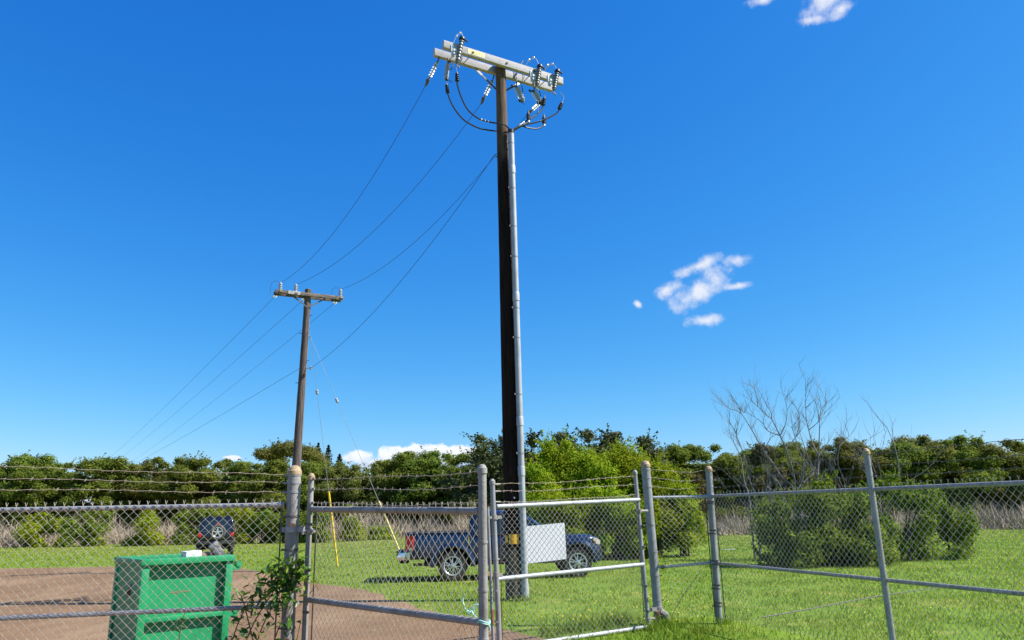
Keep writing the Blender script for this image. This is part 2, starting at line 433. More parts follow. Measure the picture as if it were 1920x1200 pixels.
class MB:
    def __init__(self):
        self.v, self.f, self.mi = [], [], []
        self.slot = 0

    def add(self, verts, faces):
        b = len(self.v)
        self.v += [tuple(float(c) for c in q) for q in verts]
        self.f += [tuple(b + i for i in q) for q in faces]
        self.mi += [self.slot] * len(faces)

    def box(self, c, size, ax=None):
        """ax: three axis vectors (rows)."""
        ax = np.eye(3) if ax is None else np.asarray(ax, float)
        h = np.asarray(size, float) / 2
        vs = []
        for sx in (-1, 1):
            for sy in (-1, 1):
                for sz in (-1, 1):
                    vs.append(np.asarray(c, float) + ax[0] * h[0] * sx + ax[1] * h[1] * sy + ax[2] * h[2] * sz)
        self.add(vs, [(0, 1, 3, 2), (4, 6, 7, 5), (0, 4, 5, 1), (2, 3, 7, 6), (0, 2, 6, 4), (1, 5, 7, 3)])
        return self

    def bbox(self, c, size, bev, ax=None):
        """Box with chamfered edges."""
        bm = bmesh.new()
        bmesh.ops.create_cube(bm, size=1.0)
        for v in bm.verts:
            v.co = Vector((v.co.x * size[0], v.co.y * size[1], v.co.z * size[2]))
        bmesh.ops.bevel(bm, geom=bm.edges[:], offset=bev, segments=2, affect='EDGES', profile=0.6)
        ax = np.eye(3) if ax is None else np.asarray(ax, float)
        bm.verts.index_update()
        vs = [np.asarray(c, float) + ax[0] * v.co.x + ax[1] * v.co.y + ax[2] * v.co.z for v in bm.verts]
        self.add(vs, [tuple(v.index for v in f.verts) for f in bm.faces])
        bm.free()
        return self

    def tube(self, pts, r, n=8, caps=True, ref=None):
        pts = [np.asarray(p, float) for p in pts]
        rs = r if hasattr(r, '__len__') else [r] * len(pts)
        vs, fs = [], []
        s = None
        for i, p in enumerate(pts):
            d = pts[min(i + 1, len(pts) - 1)] - pts[max(i - 1, 0)]
            d = norm(d)
            if s is None:
                s, _ = frame(d); t = np.cross(d, s)
            else:
                s = norm(s - d * (s @ d)); t = np.cross(d, s)
            for k in range(n):
                a = 2 * math.pi * k / n
                vs.append(p + (s * math.cos(a) + t * math.sin(a)) * rs[i])
        for i in range(len(pts) - 1):
            for k in range(n):
                k2 = (k + 1) % n
                fs.append((i * n + k, i * n + k2, (i + 1) * n + k2, (i + 1) * n + k))
        if caps:
            fs.append(tuple(range(n))[::-1])
            fs.append(tuple((len(pts) - 1) * n + k for k in range(n)))
        self.add(vs, fs)
        return self

    def lathe(self, o, d, prof, n=16, caps=True):
        """prof: (distance along d, radius) pairs."""
        o = np.asarray(o, float); d = norm(d)
        s, t = frame(d)
        vs, fs = [], []
        for (h, r) in prof:
            for k in range(n):
                a = 2 * math.pi * k / n
                vs.append(o + d * h + (s * math.cos(a) + t * math.sin(a)) * r)
        for i in range(len(prof) - 1):
            for k in range(n):
                k2 = (k + 1) % n
                fs.append((i * n + k, i * n + k2, (i + 1) * n + k2, (i + 1) * n + k))
        if caps:
            fs.append(tuple(range(n))[::-1])
            fs.append(tuple((len(prof) - 1) * n + k for k in range(n)))
        self.add(vs, fs)
        return self

    def loft(self, rings, caps=True, closed=True):
        n = len(rings[0])
        vs = [p for r in rings for p in r]
        fs = []
        for i in range(len(rings) - 1):
            for k in range(n if closed else n - 1):
                k2 = (k + 1) % n
                fs.append((i * n + k, i * n + k2, (i + 1) * n + k2, (i + 1) * n + k))
        if caps:
            fs.append(tuple(range(n))[::-1])
            fs.append(tuple((len(rings) - 1) * n + k for k in range(n)))
        self.add(vs, fs)
        return self

    def slab(self, quad, th):
        """Four corners extruded along their normal by th."""
        q = [np.asarray(p, float) for p in quad]
        nn = norm(np.cross(q[1] - q[0], q[3] - q[0])) * th
        vs = q + [p + nn for p in q]
        self.add(vs, [(3, 2, 1, 0), (4, 5, 6, 7), (0, 1, 5, 4), (1, 2, 6, 5), (2, 3, 7, 6), (3, 0, 4, 7)])
        return self

    def build(self, name, mats, parent=None, local=False, smooth=True, kind=None, bevel=0.0):
        me = bpy.data.meshes.new(name)
        off = np.zeros(3)
        if parent is not None and not local:
            q = parent
            while q is not None:
                off = off + np.array(q.location); q = q.parent
        vs = [(a - off[0], b - off[1], c - off[2]) for a, b, c in self.v]
        me.from_pydata(vs, [], self.f)
        for mt in (mats if isinstance(mats, (list, tuple)) else [mats]):
            me.materials.append(mt)
        me.polygons.foreach_set('material_index', self.mi)
        me.validate(); me.update()
        bm = bmesh.new(); bm.from_mesh(me)
        bmesh.ops.recalc_face_normals(bm, faces=bm.faces)
        bm.to_mesh(me); bm.free()
        if smooth:
            me.polygons.foreach_set('use_smooth', [True] * len(me.polygons))
            me.set_sharp_from_angle(angle=rad(38))
        o = bpy.data.objects.new(name, me)
        COL.objects.link(o)
        if parent is not None:
            o.parent = parent
        if kind:
            o['kind'] = kind
        if bevel:
            bv = o.modifiers.new('bevel', 'BEVEL'); bv.width = bevel; bv.segments = 2; bv.limit_method = 'ANGLE'; bv.angle_limit = rad(50)
        return o


def tag(o, label, cat, group=None):
    o['label'] = label
    o['category'] = cat
    if group:
        o['group'] = group
    return o


def thing(name, label, cat, loc=(0, 0, 0), rotz=0.0, group=None):
    o = bpy.data.objects.new(name, None)
    o.empty_display_size = 0.2
    COL.objects.link(o)
    o.location = loc
    o.rotation_euler = (0, 0, rotz)
    return tag(o, label, cat, group)


def dup(root, loc, rotz, scale=1.0, label=None, group=None):
    r = root.copy(); COL.objects.link(r)
    r.location = loc; r.rotation_euler = (0, 0, rotz)
    r.scale = (scale, scale, scale) if not hasattr(scale, '__len__') else scale
    if label:
        r['label'] = label
    if group:
        r['group'] = group
    for ch in list(root.children):
        c = ch.copy(); COL.objects.link(c); c.parent = r
        for g in list(ch.children):
            d = g.copy(); COL.objects.link(d); d.parent = c
    return r


def np_mesh(name, verts, faces, mats, mat_idx=None, parent=None):
    """Fast mesh from numpy arrays; faces all the same size."""
    me = bpy.data.meshes.new(name)
    nv, nf, k = len(verts), len(faces), faces.shape[1]
    me.vertices.add(nv)
    me.vertices.foreach_set('co', np.ascontiguousarray(verts, np.float32).ravel())
    me.loops.add(nf * k)
    me.loops.foreach_set('vertex_index', np.ascontiguousarray(faces, np.int32).ravel())
    me.polygons.add(nf)
    me.polygons.foreach_set('loop_start', np.arange(0, nf * k, k, dtype=np.int32))
    me.polygons.foreach_set('loop_total', np.full(nf, k, np.int32))
    for mt in (mats if isinstance(mats, (list, tuple)) else [mats]):
        me.materials.append(mt)
    if mat_idx is not None:
        me.polygons.foreach_set('material_index', np.ascontiguousarray(mat_idx, np.int32))
    me.update(calc_edges=True)
    o = bpy.data.objects.new(name, me)
    COL.objects.link(o)
    if parent is not None:
        o.parent = parent
    return o


def densify(pts, step):
    out = [np.asarray(pts[0], float)]
    for a, b in zip(pts[:-1], pts[1:]):
        a = np.asarray(a, float); b = np.asarray(b, float)
        k = max(1, int(np.linalg.norm(b - a) / step))
        out += [a + (b - a) * (i + 1) / k for i in range(k)]
    return out


def spline(pts, k=6):
    """Catmull-Rom through points."""
    P = [np.asarray(p, float) for p in pts]
    P = [2 * P[0] - P[1]] + P + [2 * P[-1] - P[-2]]
    out = []
    for i in range(1, len(P) - 2):
        for j in range(k):
            t = j / k
            a, b, c, d = P[i - 1], P[i], P[i + 1], P[i + 2]
            out.append(0.5 * ((2 * b) + (c - a) * t + (2 * a - 5 * b + 4 * c - d) * t * t + (3 * b - a - 3 * c + d) * t ** 3))
    out.append(P[-2])
    return out

# measured points, metres
PTS = {
    'arrester': [(-1.003, 14.915, 12.196), (-1.11, 14.853, 11.52), (0.809, 15.961, 12.117), (0.713, 15.905, 11.547), (1.25, 16.215, 12.14), (1.135, 16.149, 11.572)],
    'cut_left': [(-1.347, 15.213, 11.793), (-1.393, 15.186, 11.331)],
    'cut_a': [(0.243, 16.073, 11.678), (0.403, 16.165, 11.325)],
    'cut_b': [(0.676, 16.323, 11.691), (0.854, 16.425, 11.411)],
    'string': [(-1.568, 15.2, 11.874), (-1.843, 15.677, 11.683), (-0.318, 15.922, 11.815), (-0.56, 16.418, 11.618), (0.922, 16.638, 11.655), (0.61, 17.093, 11.601)],
    'cable1': [(-1.13, 15.107, 11.302), (-1.119, 15.113, 11.141), (-1.05, 15.153, 10.891), (-0.912, 15.233, 10.609), (-0.689, 15.362, 10.448), (-0.45, 15.477, 10.412), (-0.266, 15.467, 10.361), (-0.071, 15.534, 10.353), (0.062, 15.772, 10.345)],
    'cable2': [(-1.358, 15.206, 11.068), (-1.335, 15.219, 10.938), (-1.219, 15.286, 10.675), (-0.999, 15.436, 10.444), (-0.704, 15.642, 10.36), (-0.463, 15.838, 10.394), (-0.254, 16.028, 10.466)],
    'cable3': [(0.888, 16.33, 11.368), (0.842, 16.303, 11.179), (0.677, 16.208, 10.955), (0.517, 16.116, 10.806), (0.333, 15.974, 10.617), (0.202, 15.876, 10.454), (0.099, 15.794, 10.328)],
    'cable4': [(1.293, 16.39, 11.276), (1.219, 16.347, 11.108), (1.012, 16.228, 10.915), (0.744, 16.073, 10.719), (0.419, 15.909, 10.55), (0.227, 15.844, 10.436), (0.112, 15.801, 10.331)],
    'cable5': [(0.88, 16.209, 10.836), (0.862, 16.199, 10.688), (0.714, 16.114, 10.559), (0.507, 15.994, 10.512), (0.304, 15.877, 10.508), (0.176, 15.815, 10.407), (0.099, 15.794, 10.328)],
    'cable6': [(0.505, 16.051, 10.854), (0.501, 16.048, 10.711), (0.357, 15.965, 10.57), (0.124, 15.808, 10.335)],
    'jumper1': [(-1.201, 14.95, 12.142), (-1.119, 14.998, 12.37), (-1.024, 15.053, 12.463), (-0.989, 15.073, 12.335)],
    'jumper2': [(0.47, 16.262, 12.353), (0.574, 16.091, 12.416), (0.704, 16.05, 12.43), (0.798, 15.954, 12.172)],
    'jumper3': [(0.941, 16.534, 12.369), (1.043, 16.362, 12.435), (1.173, 16.321, 12.42), (1.252, 16.216, 12.185)],
    'conduit': [(0.074, 15.663, 10.257), (0.139, 15.701, 0.008)],
    'loops': [(-1.066, 14.913, 11.531), (-1.119, 15.113, 11.306)],
    'label': [(-1.034, 15.0, 11.977), (-0.654, 15.22, 11.991)],
    'neutral1': [(-0.296, 15.762, 9.746)],
    'pole2': [(-7.395, 26.0, 9.739), (-7.504, 26.0, 3.489)],
    'ins2': [(-8.199, 25.35, 9.6), (-8.218, 25.35, 9.938), (-7.668, 25.75, 9.629), (-7.687, 25.75, 9.992), (-6.365, 26.3, 9.458), (-6.379, 26.3, 9.827)],
    'dead2': [(-8.372, 25.4, 9.381), (-8.642, 25.9, 9.355), (-7.596, 26.0, 9.481), (-7.869, 26.5, 9.408), (-6.521, 26.3, 9.421), (-6.778, 26.8, 9.406)],
    'neut2': [(-7.122, 25.85, 6.801), (-7.586, 26.15, 6.869)],
    'far': [(-20.776, 48.0, 10.926), (-20.677, 48.0, 9.764), (-20.579, 48.0, 8.617), (-20.479, 48.0, 7.448)],
    'guy1': [(-7.238, 25.9, 7.779), (-7.035, 26.3, 6.018), (-6.667, 27.15, 2.576), (-6.331, 27.58, 0.0)],
    'guy2': [(-7.183, 25.9, 7.836), (-6.265, 26.3, 5.714), (-4.832, 27.1, 2.203), (-3.969, 27.6, 0.055)],
    'br_A': [(9.456, 26.0, 2.208), (9.085, 26.12, 2.721), (8.897, 26.24, 3.161), (8.664, 26.36, 3.609), (8.338, 26.48, 4.391), (8.063, 26.6, 4.963), (7.705, 26.72, 5.173), (7.474, 26.84, 5.467)],
    'br_A2': [(8.664, 26.36, 3.609), (8.905, 26.22, 4.029), (8.984, 26.08, 4.073)],
    'br_A3': [(8.338, 26.48, 4.391), (8.666, 26.62, 4.767)],
    'br_A4': [(8.063, 26.6, 4.963), (8.002, 26.46, 5.172), (7.701, 26.32, 5.425)],
    'br_B': [(9.629, 26.5, 2.141), (9.625, 26.38, 2.643), (9.532, 26.26, 3.069), (9.357, 26.14, 3.655), (9.165, 26.02, 4.083), (8.906, 25.9, 4.632), (8.718, 25.78, 4.741), (8.395, 25.66, 5.051), (8.066, 25.54, 5.3)],
    'br_B1': [(8.395, 25.66, 5.051), (8.431, 25.8, 5.432), (8.438, 25.94, 5.779)],
    'br_B2': [(9.165, 26.02, 4.083), (8.736, 25.88, 4.236), (8.486, 25.74, 4.543), (7.997, 25.6, 4.833), (7.798, 25.46, 4.839)],
    'br_B3': [(9.357, 26.14, 3.655), (9.769, 26.28, 4.016), (10.006, 26.42, 4.387), (10.123, 26.56, 4.768), (10.06, 26.7, 5.2), (10.006, 26.84, 5.556)],
    'br_B4': [(9.165, 26.02, 4.083), (9.363, 25.88, 4.5), (9.402, 25.74, 4.919), (9.306, 25.6, 5.381)],
    'br_B5': [(8.906, 25.9, 4.632), (8.944, 26.04, 4.93), (8.825, 26.18, 5.277)],
    'br_C': [(10.07, 25.6, 2.107), (10.207, 25.72, 2.829), (10.318, 25.84, 3.335), (10.226, 25.96, 3.816), (10.207, 26.08, 4.265), (10.218, 26.2, 4.639), (10.298, 26.32, 5.264), (10.448, 26.44, 6.067)],
    'br_C2': [(10.318, 25.84, 3.335), (10.379, 25.7, 3.945), (10.4, 25.56, 4.557), (10.3, 25.42, 5.132)],
    'br_C3': [(10.4, 25.56, 4.557), (10.611, 25.7, 4.847), (10.909, 25.84, 5.18)],
    'br_C4': [(10.271, 26.28, 5.055), (10.606, 26.14, 5.353)],
    'br_C5': [(10.4, 25.56, 4.557), (10.577, 25.7, 5.047), (10.57, 25.84, 5.673)],
    'br_C6': [(10.207, 26.08, 4.265), (10.505, 25.94, 4.521), (10.732, 25.8, 4.858)],
    'br_C7': [(10.318, 25.84, 3.335), (10.769, 25.98, 3.806), (11.149, 26.12, 4.288)],
    'br_C8': [(10.128, 25.651, 2.411), (10.524, 25.511, 2.925), (10.864, 25.371, 3.594), (11.187, 25.231, 4.421)],
    'br_C9': [(10.864, 25.371, 3.594), (11.415, 25.511, 4.059)],
    'br_D': [(8.166, 26.3, 2.091), (7.995, 26.18, 2.709), (7.903, 26.06, 3.327), (7.66, 25.94, 4.03), (7.602, 25.82, 4.196), (7.385, 25.7, 4.563)],
    'br_D2': [(7.602, 25.82, 4.196), (7.649, 25.68, 4.475)],
    'br_E': [(8.151, 26.9, 2.105), (8.077, 27.02, 2.627), (8.07, 27.14, 3.441), (7.908, 27.26, 3.988), (7.815, 27.38, 4.418)],
    'br_F': [(9.999, 26.8, 2.141), (10.002, 26.68, 2.53), (10.052, 26.56, 3.156), (9.881, 26.44, 3.788), (9.763, 26.32, 4.18), (9.666, 26.2, 4.41)],
    'br_G': [(9.456, 25.8, 2.164), (9.863, 25.92, 2.579), (10.172, 26.04, 2.809), (10.094, 26.16, 3.09), (9.909, 26.28, 3.496)],
    'br_H': [(8.725, 26.4, 2.197), (8.748, 26.28, 2.775), (8.517, 26.16, 3.203)],
    'br_I': [(8.892, 25.7, 2.287), (8.743, 25.82, 2.675), (8.565, 25.94, 2.839)],
    'br_J': [(10.718, 26.6, 2.237), (10.424, 26.48, 2.827), (10.195, 26.36, 3.297), (10.016, 26.24, 3.847), (9.909, 26.12, 4.156)],
    'rope1': [(-0.426, 6.25, 1.054), (-0.435, 6.25, 0.991), (-0.407, 6.25, 0.922), (-0.374, 6.25, 0.884), (-0.393, 6.25, 0.922), (-0.353, 6.25, 0.965), (-0.313, 6.25, 0.97), (-0.333, 6.25, 0.946), (-0.367, 6.25, 0.928), (-0.338, 6.2, 0.89), (-0.275, 6.1, 0.864), (-0.224, 6.0, 0.85), (-0.217, 6.0, 0.811)],
    'drive': [(-10.46, 29.24), (-8.67, 26.02), (-7.16, 23.42), (-6.03, 21.66), (-4.81, 20.23), (-3.37, 18.39), (-1.94, 15.01), (-0.98, 13.02), (-0.26, 11.92), (0.2, 11.2), (0.59, 10.4)],
    'wire_on_grass': [(3.566, 11.68, 0.12), (4.216, 12.182, 0.12), (5.087, 12.919, 0.12)],
    'dry_stem': [(2.468, 12.6, 0.123), (2.617, 12.4, 0.418), (2.832, 12.25, 0.709)],
}

# ================================================================== ground
rng = np.random.default_rng(11)
random.seed(5)
DR = PTS['drive']
_edge = [np.array(p) for p in DR]
_poly = []
for a, b in zip(_edge[:-1], _edge[1:]):
    k = max(2, int(np.linalg.norm(b - a) / 0.18))
    for i in range(k):
        p = a + (b - a) * i / k
        j = 0.16 * mnoise.noise(Vector((p[0] * 1.3, p[1] * 1.3, 0))) + 0.07 * mnoise.noise(Vector((p[0] * 5, p[1] * 5, 3)))
        _poly.append((p[0] + j, p[1] + j))
_poly += [tuple(_edge[-1]), (1.6, 5.0), (1.8, -4.0), (-40.0, -4.0), (-40.0, 31.0), (-25.0, 31.6), (-16.0, 31.0)]
DRIVE_POLY = np.array(_poly)


def in_drive(x, y):
    inside = np.zeros(len(x), bool)
    j = len(DRIVE_POLY) - 1
    for i in range(len(DRIVE_POLY)):
        xi, yi = DRIVE_POLY[i]; xj, yj = DRIVE_POLY[j]
        c = ((yi > y) != (yj > y)) & (x < (xj - xi) * (y - yi) / (yj - yi + 1e-12) + xi)
        inside ^= c
        j = i
    return inside


def ground_mat():
    mt = bpy.data.materials.new('field_grass')
    mt.use_nodes = True
    t = mt.node_tree
    p = t.nodes['Principled BSDF']
    p.inputs['Roughness'].default_value = 0.95
    p.inputs['Specular IOR Level'].default_value = 0.15
    co = t.nodes.new('ShaderNodeTexCoord')

    def noise(scale, detail, lo, hi):
        nz = t.nodes.new('ShaderNodeTexNoise'); nz.inputs['Scale'].default_value = scale
        nz.inputs['Detail'].default_value = detail; nz.inputs['Roughness'].default_value = 0.65
        t.links.new(co.outputs['Object'], nz.inputs['Vector'])
        r = t.nodes.new('ShaderNodeMapRange'); r.inputs['From Min'].default_value = lo; r.inputs['From Max'].default_value = hi
        t.links.new(nz.outputs[0], r.inputs['Value']); return r.outputs[0]

    def mix(f, a, b):
        x = t.nodes.new('ShaderNodeMix'); x.data_type = 'RGBA'
        t.links.new(f, x.inputs['Factor'])
        for k, v in (('A', a), ('B', b)):
            if isinstance(v, tuple):
                x.inputs[k].default_value = (*v, 1)
            else:
                t.links.new(v, x.inputs[k])
        return x.outputs['Result']
    c = mix(noise(0.35, 6, 0.35, 0.65), (0.125, 0.225, 0.016), (0.20, 0.28, 0.026))
    c = mix(noise(0.9, 7, 0.52, 0.66), c, (0.25, 0.27, 0.05))
    c = mix(noise(3.5, 8, 0.45, 0.75), c, (0.065, 0.135, 0.010))
    c = mix(noise(26, 6, 0.5, 0.85), c, (0.24, 0.29, 0.06))
    sx = t.nodes.new('ShaderNodeSeparateXYZ'); t.links.new(co.outputs['Object'], sx.inputs[0])
    r = t.nodes.new('ShaderNodeMapRange'); r.inputs['From Min'].default_value = 34; r.inputs['From Max'].default_value = 62
    t.links.new(sx.outputs[1], r.inputs['Value'])
    dry = mix(noise(0.22, 5, 0.4, 0.6), (0.19, 0.24, 0.04), (0.25, 0.22, 0.07))
    c = mix(r.outputs[0], c, dry)
    t.links.new(c, p.inputs['Base Color'])
    nz = t.nodes.new('ShaderNodeTexNoise'); nz.inputs['Scale'].default_value = 30; nz.inputs['Detail'].default_value = 6
    t.links.new(co.outputs['Object'], nz.inputs['Vector'])
    bp = t.nodes.new('ShaderNodeBump'); bp.inputs['Strength'].default_value = 0.8; bp.inputs['Distance'].default_value = 0.06
    t.links.new(nz.outputs[0], bp.inputs['Height']); t.links.new(bp.outputs[0], p.inputs['Normal'])
    return mt


DIRT = mat('red_brown_dirt', (0.215, 0.130, 0.068), 0.95, 0.0, (0.150, 0.088, 0.046), 1.3, bump=0.6, bscale=26, spec=0.15, lo=0.3, hi=0.7)
add_patches(DIRT, (0.255, 0.165, 0.092), 0.35, 0.48, 0.62, (1, .4, 1))
add_patches(DIRT, (0.13, 0.08, 0.045), 2.4, 0.60, 0.72, (1, .5, 1))
g = MB()
g.add([(-1500, -60, 0), (1500, -60, 0), (1500, 3500, 0), (-1500, 3500, 0)], [(0, 1, 2, 3)])
go = g.build('field', ground_mat(), kind='structure', smooth=False)
g = MB()
g.add([(x, y, 0.004) for x, y in _poly], [tuple(range(len(_poly)))])
g.build('driveway', DIRT, kind='structure', smooth=False)

# pebbles and clods on the driveway
pv, pf = [], []
n = 2600
py = 10.5 + 16 * rng.random(n) ** 1.6
px = -0.75 * py * rng.random(n) + 0.8
ok = in_drive(px, py)
px, py = px[ok], py[ok]
base = np.array([(1, 0, 0), (-.5, .87, 0), (-.5, -.87, 0), (0.1, 0, .8)])
for i in range(len(px)):
    s = 0.008 + 0.022 * rng.random() ** 3
    a = rng.random() * 6.28
    c, d = math.cos(a), math.sin(a)
    for b in base:
        pv.append((px[i] + s * (b[0] * c - b[1] * d), py[i] + s * (b[0] * d + b[1] * c), 0.003 + s * b[2]))
pv = np.array(pv)
q = np.arange(len(px))[:, None] * 4
pf = np.concatenate([q + [[0, 1, 3]], q + [[1, 2, 3]], q + [[2, 0, 3]]])
PEB = mat('driveway_pebbles', (0.26, 0.18, 0.13), 0.9, 0.0, (0.15, 0.095, 0.065), 3)
o = np_mesh('gravel', pv, pf, PEB); o['kind'] = 'stuff'; o['label'] = 'small stones scattered on the brown dirt driveway'


# grass blades -------------------------------------------------------
def blades(n, y0, y1, hmin, hmax, w, power, xspread=0.78, keep=None, lean=0.5, seed=1, xc=0.0):
    r = np.random.default_rng(seed)
    u = r.random(n)
    y = y0 * (y1 / y0) ** (u ** power)
    x = xc + (r.random(n) * 2 - 1) * xspread * y
    k = ~in_drive(x, y)
    if keep is not None:
        k &= keep(x, y, r)
    x, y = x[k], y[k]
    n = len(x)
    h = hmin + (hmax - hmin) * r.random(n) ** 1.7
    ws = w * (0.6 + 0.8 * r.random(n)) * np.clip(y / 15, 1, 4.0)
    a = r.random(n) * 2 * np.pi
    lx, ly = np.cos(a), np.sin(a)
    ln = lean * (0.3 + r.random(n)) * h
    b = r.random(n) * 2 * np.pi
    sx, sy = np.cos(b) * ws / 2, np.sin(b) * ws / 2
    V = np.empty((n, 5, 3))
    z0 = np.full(n, -0.01)
    V[:, 0] = np.stack([x - sx, y - sy, z0], 1)
    V[:, 1] = np.stack([x + sx, y + sy, z0], 1)
    mx, my = x + lx * ln * 0.35, y + ly * ln * 0.35
    V[:, 2] = np.stack([mx + sx * .8, my + sy * .8, h * 0.6], 1)
    V[:, 3] = np.stack([mx - sx * .8, my - sy * .8, h * 0.6], 1)
    V[:, 4] = np.stack([x + lx * ln, y + ly * ln, h], 1)
    i = np.arange(n)[:, None] * 5
    F = np.concatenate([i + [[0, 1, 2]], i + [[0, 2, 3]], i + [[3, 2, 4]]])
    return V.reshape(-1, 3), F


LAWN = leaf_mat('lawn_blade', [(0.085, 0.155, 0.011), (0.160, 0.250, 0.016), (0.240, 0.320, 0.026), (0.35, 0.36, 0.055)], 0.35, 0.8, 0.0)
WEED = leaf_mat('weed_blade', [(0.07, 0.145, 0.010), (0.15, 0.25, 0.018), (0.25, 0.33, 0.035), (0.42, 0.39, 0.11)], 0.35, 0.7, 0.0)



def patchy(x, y, r):
    v = np.array([mnoise.noise(Vector((a * .8, b * .8, 1))) + .6 * mnoise.noise(Vector((a * 2.6, b * 2.6, 5))) for a, b in zip(x[::1], y[::1])])
    return r.random(len(x)) < np.clip(.80 + 1.1 * v, .18, 1)


V1, F1 = blades(260000, 9.6, 64, 0.025, 0.085, 0.011, 0.75, keep=patchy, lean=0.9, seed=3)
o = np_mesh('lawn', V1, F1, LAWN); o['kind'] = 'stuff'; o['label'] = 'short bright green grass covering the field'


def near_edge(x, y, r):
    e = np.array(DR)
    d = np.min(np.hypot(x[:, None] - e[None, :, 0], y[:, None] - e[None, :, 1]), 1)
    return d < 0.9


def weed_zone(x, y, r):
    f = ((x > 0.3) & (y < 12.9) & (x < 2.5)) | ((x > 2.0) & (y < 11.3) & (x < 6) & (r.random(len(x)) < .25))
    d = np.sin(x * 3.1 + 1) * np.sin(y * 2.3 + x) + 0.35 * np.sin(7 * x + 5 * y)
    return f & (r.random(len(x)) < 0.10 + 0.6 * np.clip(d, 0, 1))


V2, F2 = blades(34000, 10.0, 13.0, 0.03, 0.16, 0.012, 1.0, xspread=0.5, keep=weed_zone, lean=1.0, seed=8, xc=0.15)
o = np_mesh('weeds', V2, F2, WEED); o['kind'] = 'stuff'; o['label'] = 'taller tangled weeds along the foot of the gate'


def tuft_zone(x, y, r):
    k = np.zeros(len(x), bool)
    for (cx, cy, rr) in ((2.2, 11.75, .26), (1.95, 11.45, .2), (2.55, 11.15, .22), (3.05, 11.95, .16), (0.05, 15.7, .34), (1.2, 11.9, .28), (0.75, 11.5, .25), (1.6, 12.5, .35)):
        k |= np.hypot(x - cx, y - cy) < rr * (0.5 + 0.5 * r.random(len(x)))
    return k


V3, F3 = blades(60000, 10.8, 16.3, 0.06, 0.20, 0.011, 1.0, xspread=0.36, keep=tuft_zone, lean=0.8, seed=9, xc=0.3)
o = np_mesh('grass_tufts', V3, F3, WEED); o['kind'] = 'stuff'; o['label'] = 'long grass tufts round the feet of the posts and pole'

# little yellow flowers in the weeds
fv, ff = [], []
rf = random.Random(4)
for i in range(130):
    y = rf.uniform(11.2, 15.0); x = rf.uniform(0.4, 2.6) if rf.random() < .75 else rf.uniform(-.5, 6)
    z = rf.uniform(.08, .24); s = rf.uniform(.006, .012)
    b = len(fv)
    for k in range(5):
        a = k * 1.2566
        fv.append((x + s * math.cos(a), y + s * math.sin(a) * .6, z + s * math.sin(a) * .8))
    for k in range(1, 4):
        ff.append((b, b + k, b + k + 1))
o = np_mesh('wildflowers', np.array(fv), np.array(ff), FLOWER); o['kind'] = 'stuff'; o['label'] = 'tiny yellow flowers among the weeds'

# ================================================================== main utility pole
P0 = np.array([-0.1, 15.817, 0.0])
UA = np.array([0.866, 0.5, 0.0]); NA = np.array([0.5, -0.866, 0.0]); Z = np.array([0, 0, 1.0])
pole = thing('utility_pole', 'tall dark wooden utility pole with grey conduit, standing in front of the pickup', 'utility pole', (-0.07, 15.817, 0))
b0, t0 = np.array([-0.07, 15.817, -0.3]), np.array([-0.141, 15.817, 12.16])
mb = MB()
zs = np.linspace(0, 1, 42)
pr = random.Random(3)
mb.tube([b0 + (t0 - b0) * q for q in zs], [0.182 - 0.062 * q + pr.uniform(-.002, .002) for q in zs], 24)
mb.lathe(t0, (0, 0, 1), [(0, .12), (.012, .118), (.05, .09), (.07, .05)], 24)
mb.build('pole_shaft', POLE_DARK, pole)


def axis(z):
    return b0 + (t0 - b0) * ((z - b0[2]) / (t0[2] - b0[2]))


ARM_Z, ARM_L = 12.02, 3.24
ax_arm = [UA, NA, Z]
armc = {}
for nm, off, sh in (('front', 0.185, 0.0), ('rear', -0.185, -0.06)):
    c = P0 + NA * off + UA * (-0.02 + sh) + Z * ARM_Z
    armc[nm] = c
    a = MB().bbox(c, (ARM_L, 0.105, 0.185), 0.008, ax_arm).build('crossarm', ARM_NEW, pole)
    if nm == 'front':
        front_arm = a
    else:
        rear_arm = a
# bolts through both arms
for s in (-1.25, -0.9, 0.0, 0.75, 1.2):
    p = P0 + UA * s + Z * ARM_Z
    MB().tube([p - NA * 0.28, p + NA * 0.275], 0.011, 6).tube([p + NA * 0.238, p + NA * 0.256], 0.035, 4).build('through_bolt', STRIP, pole)
# yellow plate on the front arm
pc = armc['front'] + UA * (-0.80) + NA * 0.0555
pl = MB().box(pc, (0.44, 0.005, 0.13), ax_arm).build('name_plate', PLATE, front_arm)
pm = MB()
prr = random.Random(8)
for k in range(6):
    w = prr.uniform(.030, .050)
    cc = pc + UA * (-0.17 + k * 0.066) + NA * 0.004
    pm.box(cc + Z * prr.uniform(-.006, .006), (w, .003, prr.uniform(.06, .085)), ax_arm)
pm.build('plate_marks', PLATE_MARK, front_arm)
# V braces under the rear arm
for s, m_ in ((-1, GALV_NEW), (1, GALV_NEW)):
    a = P0 + UA * (s * 0.62) - NA * 0.185 + Z * (ARM_Z - 0.10)
    b = axis(11.45) + UA * s * 0.11 - NA * 0.05
    d = norm(b - a)
    br = MB()
    mid = (a + b) / 2
    br.box(mid, (np.linalg.norm(b - a), .012, .045), [d, NA, np.cross(d, NA)])
    br.build('arm_brace', STRIP, pole)
    e = MB().box(a + d * .09, (.24, .018, .06), [d, NA, np.cross(d, NA)])
    e.build('brace_end', GALV_NEW, pole)

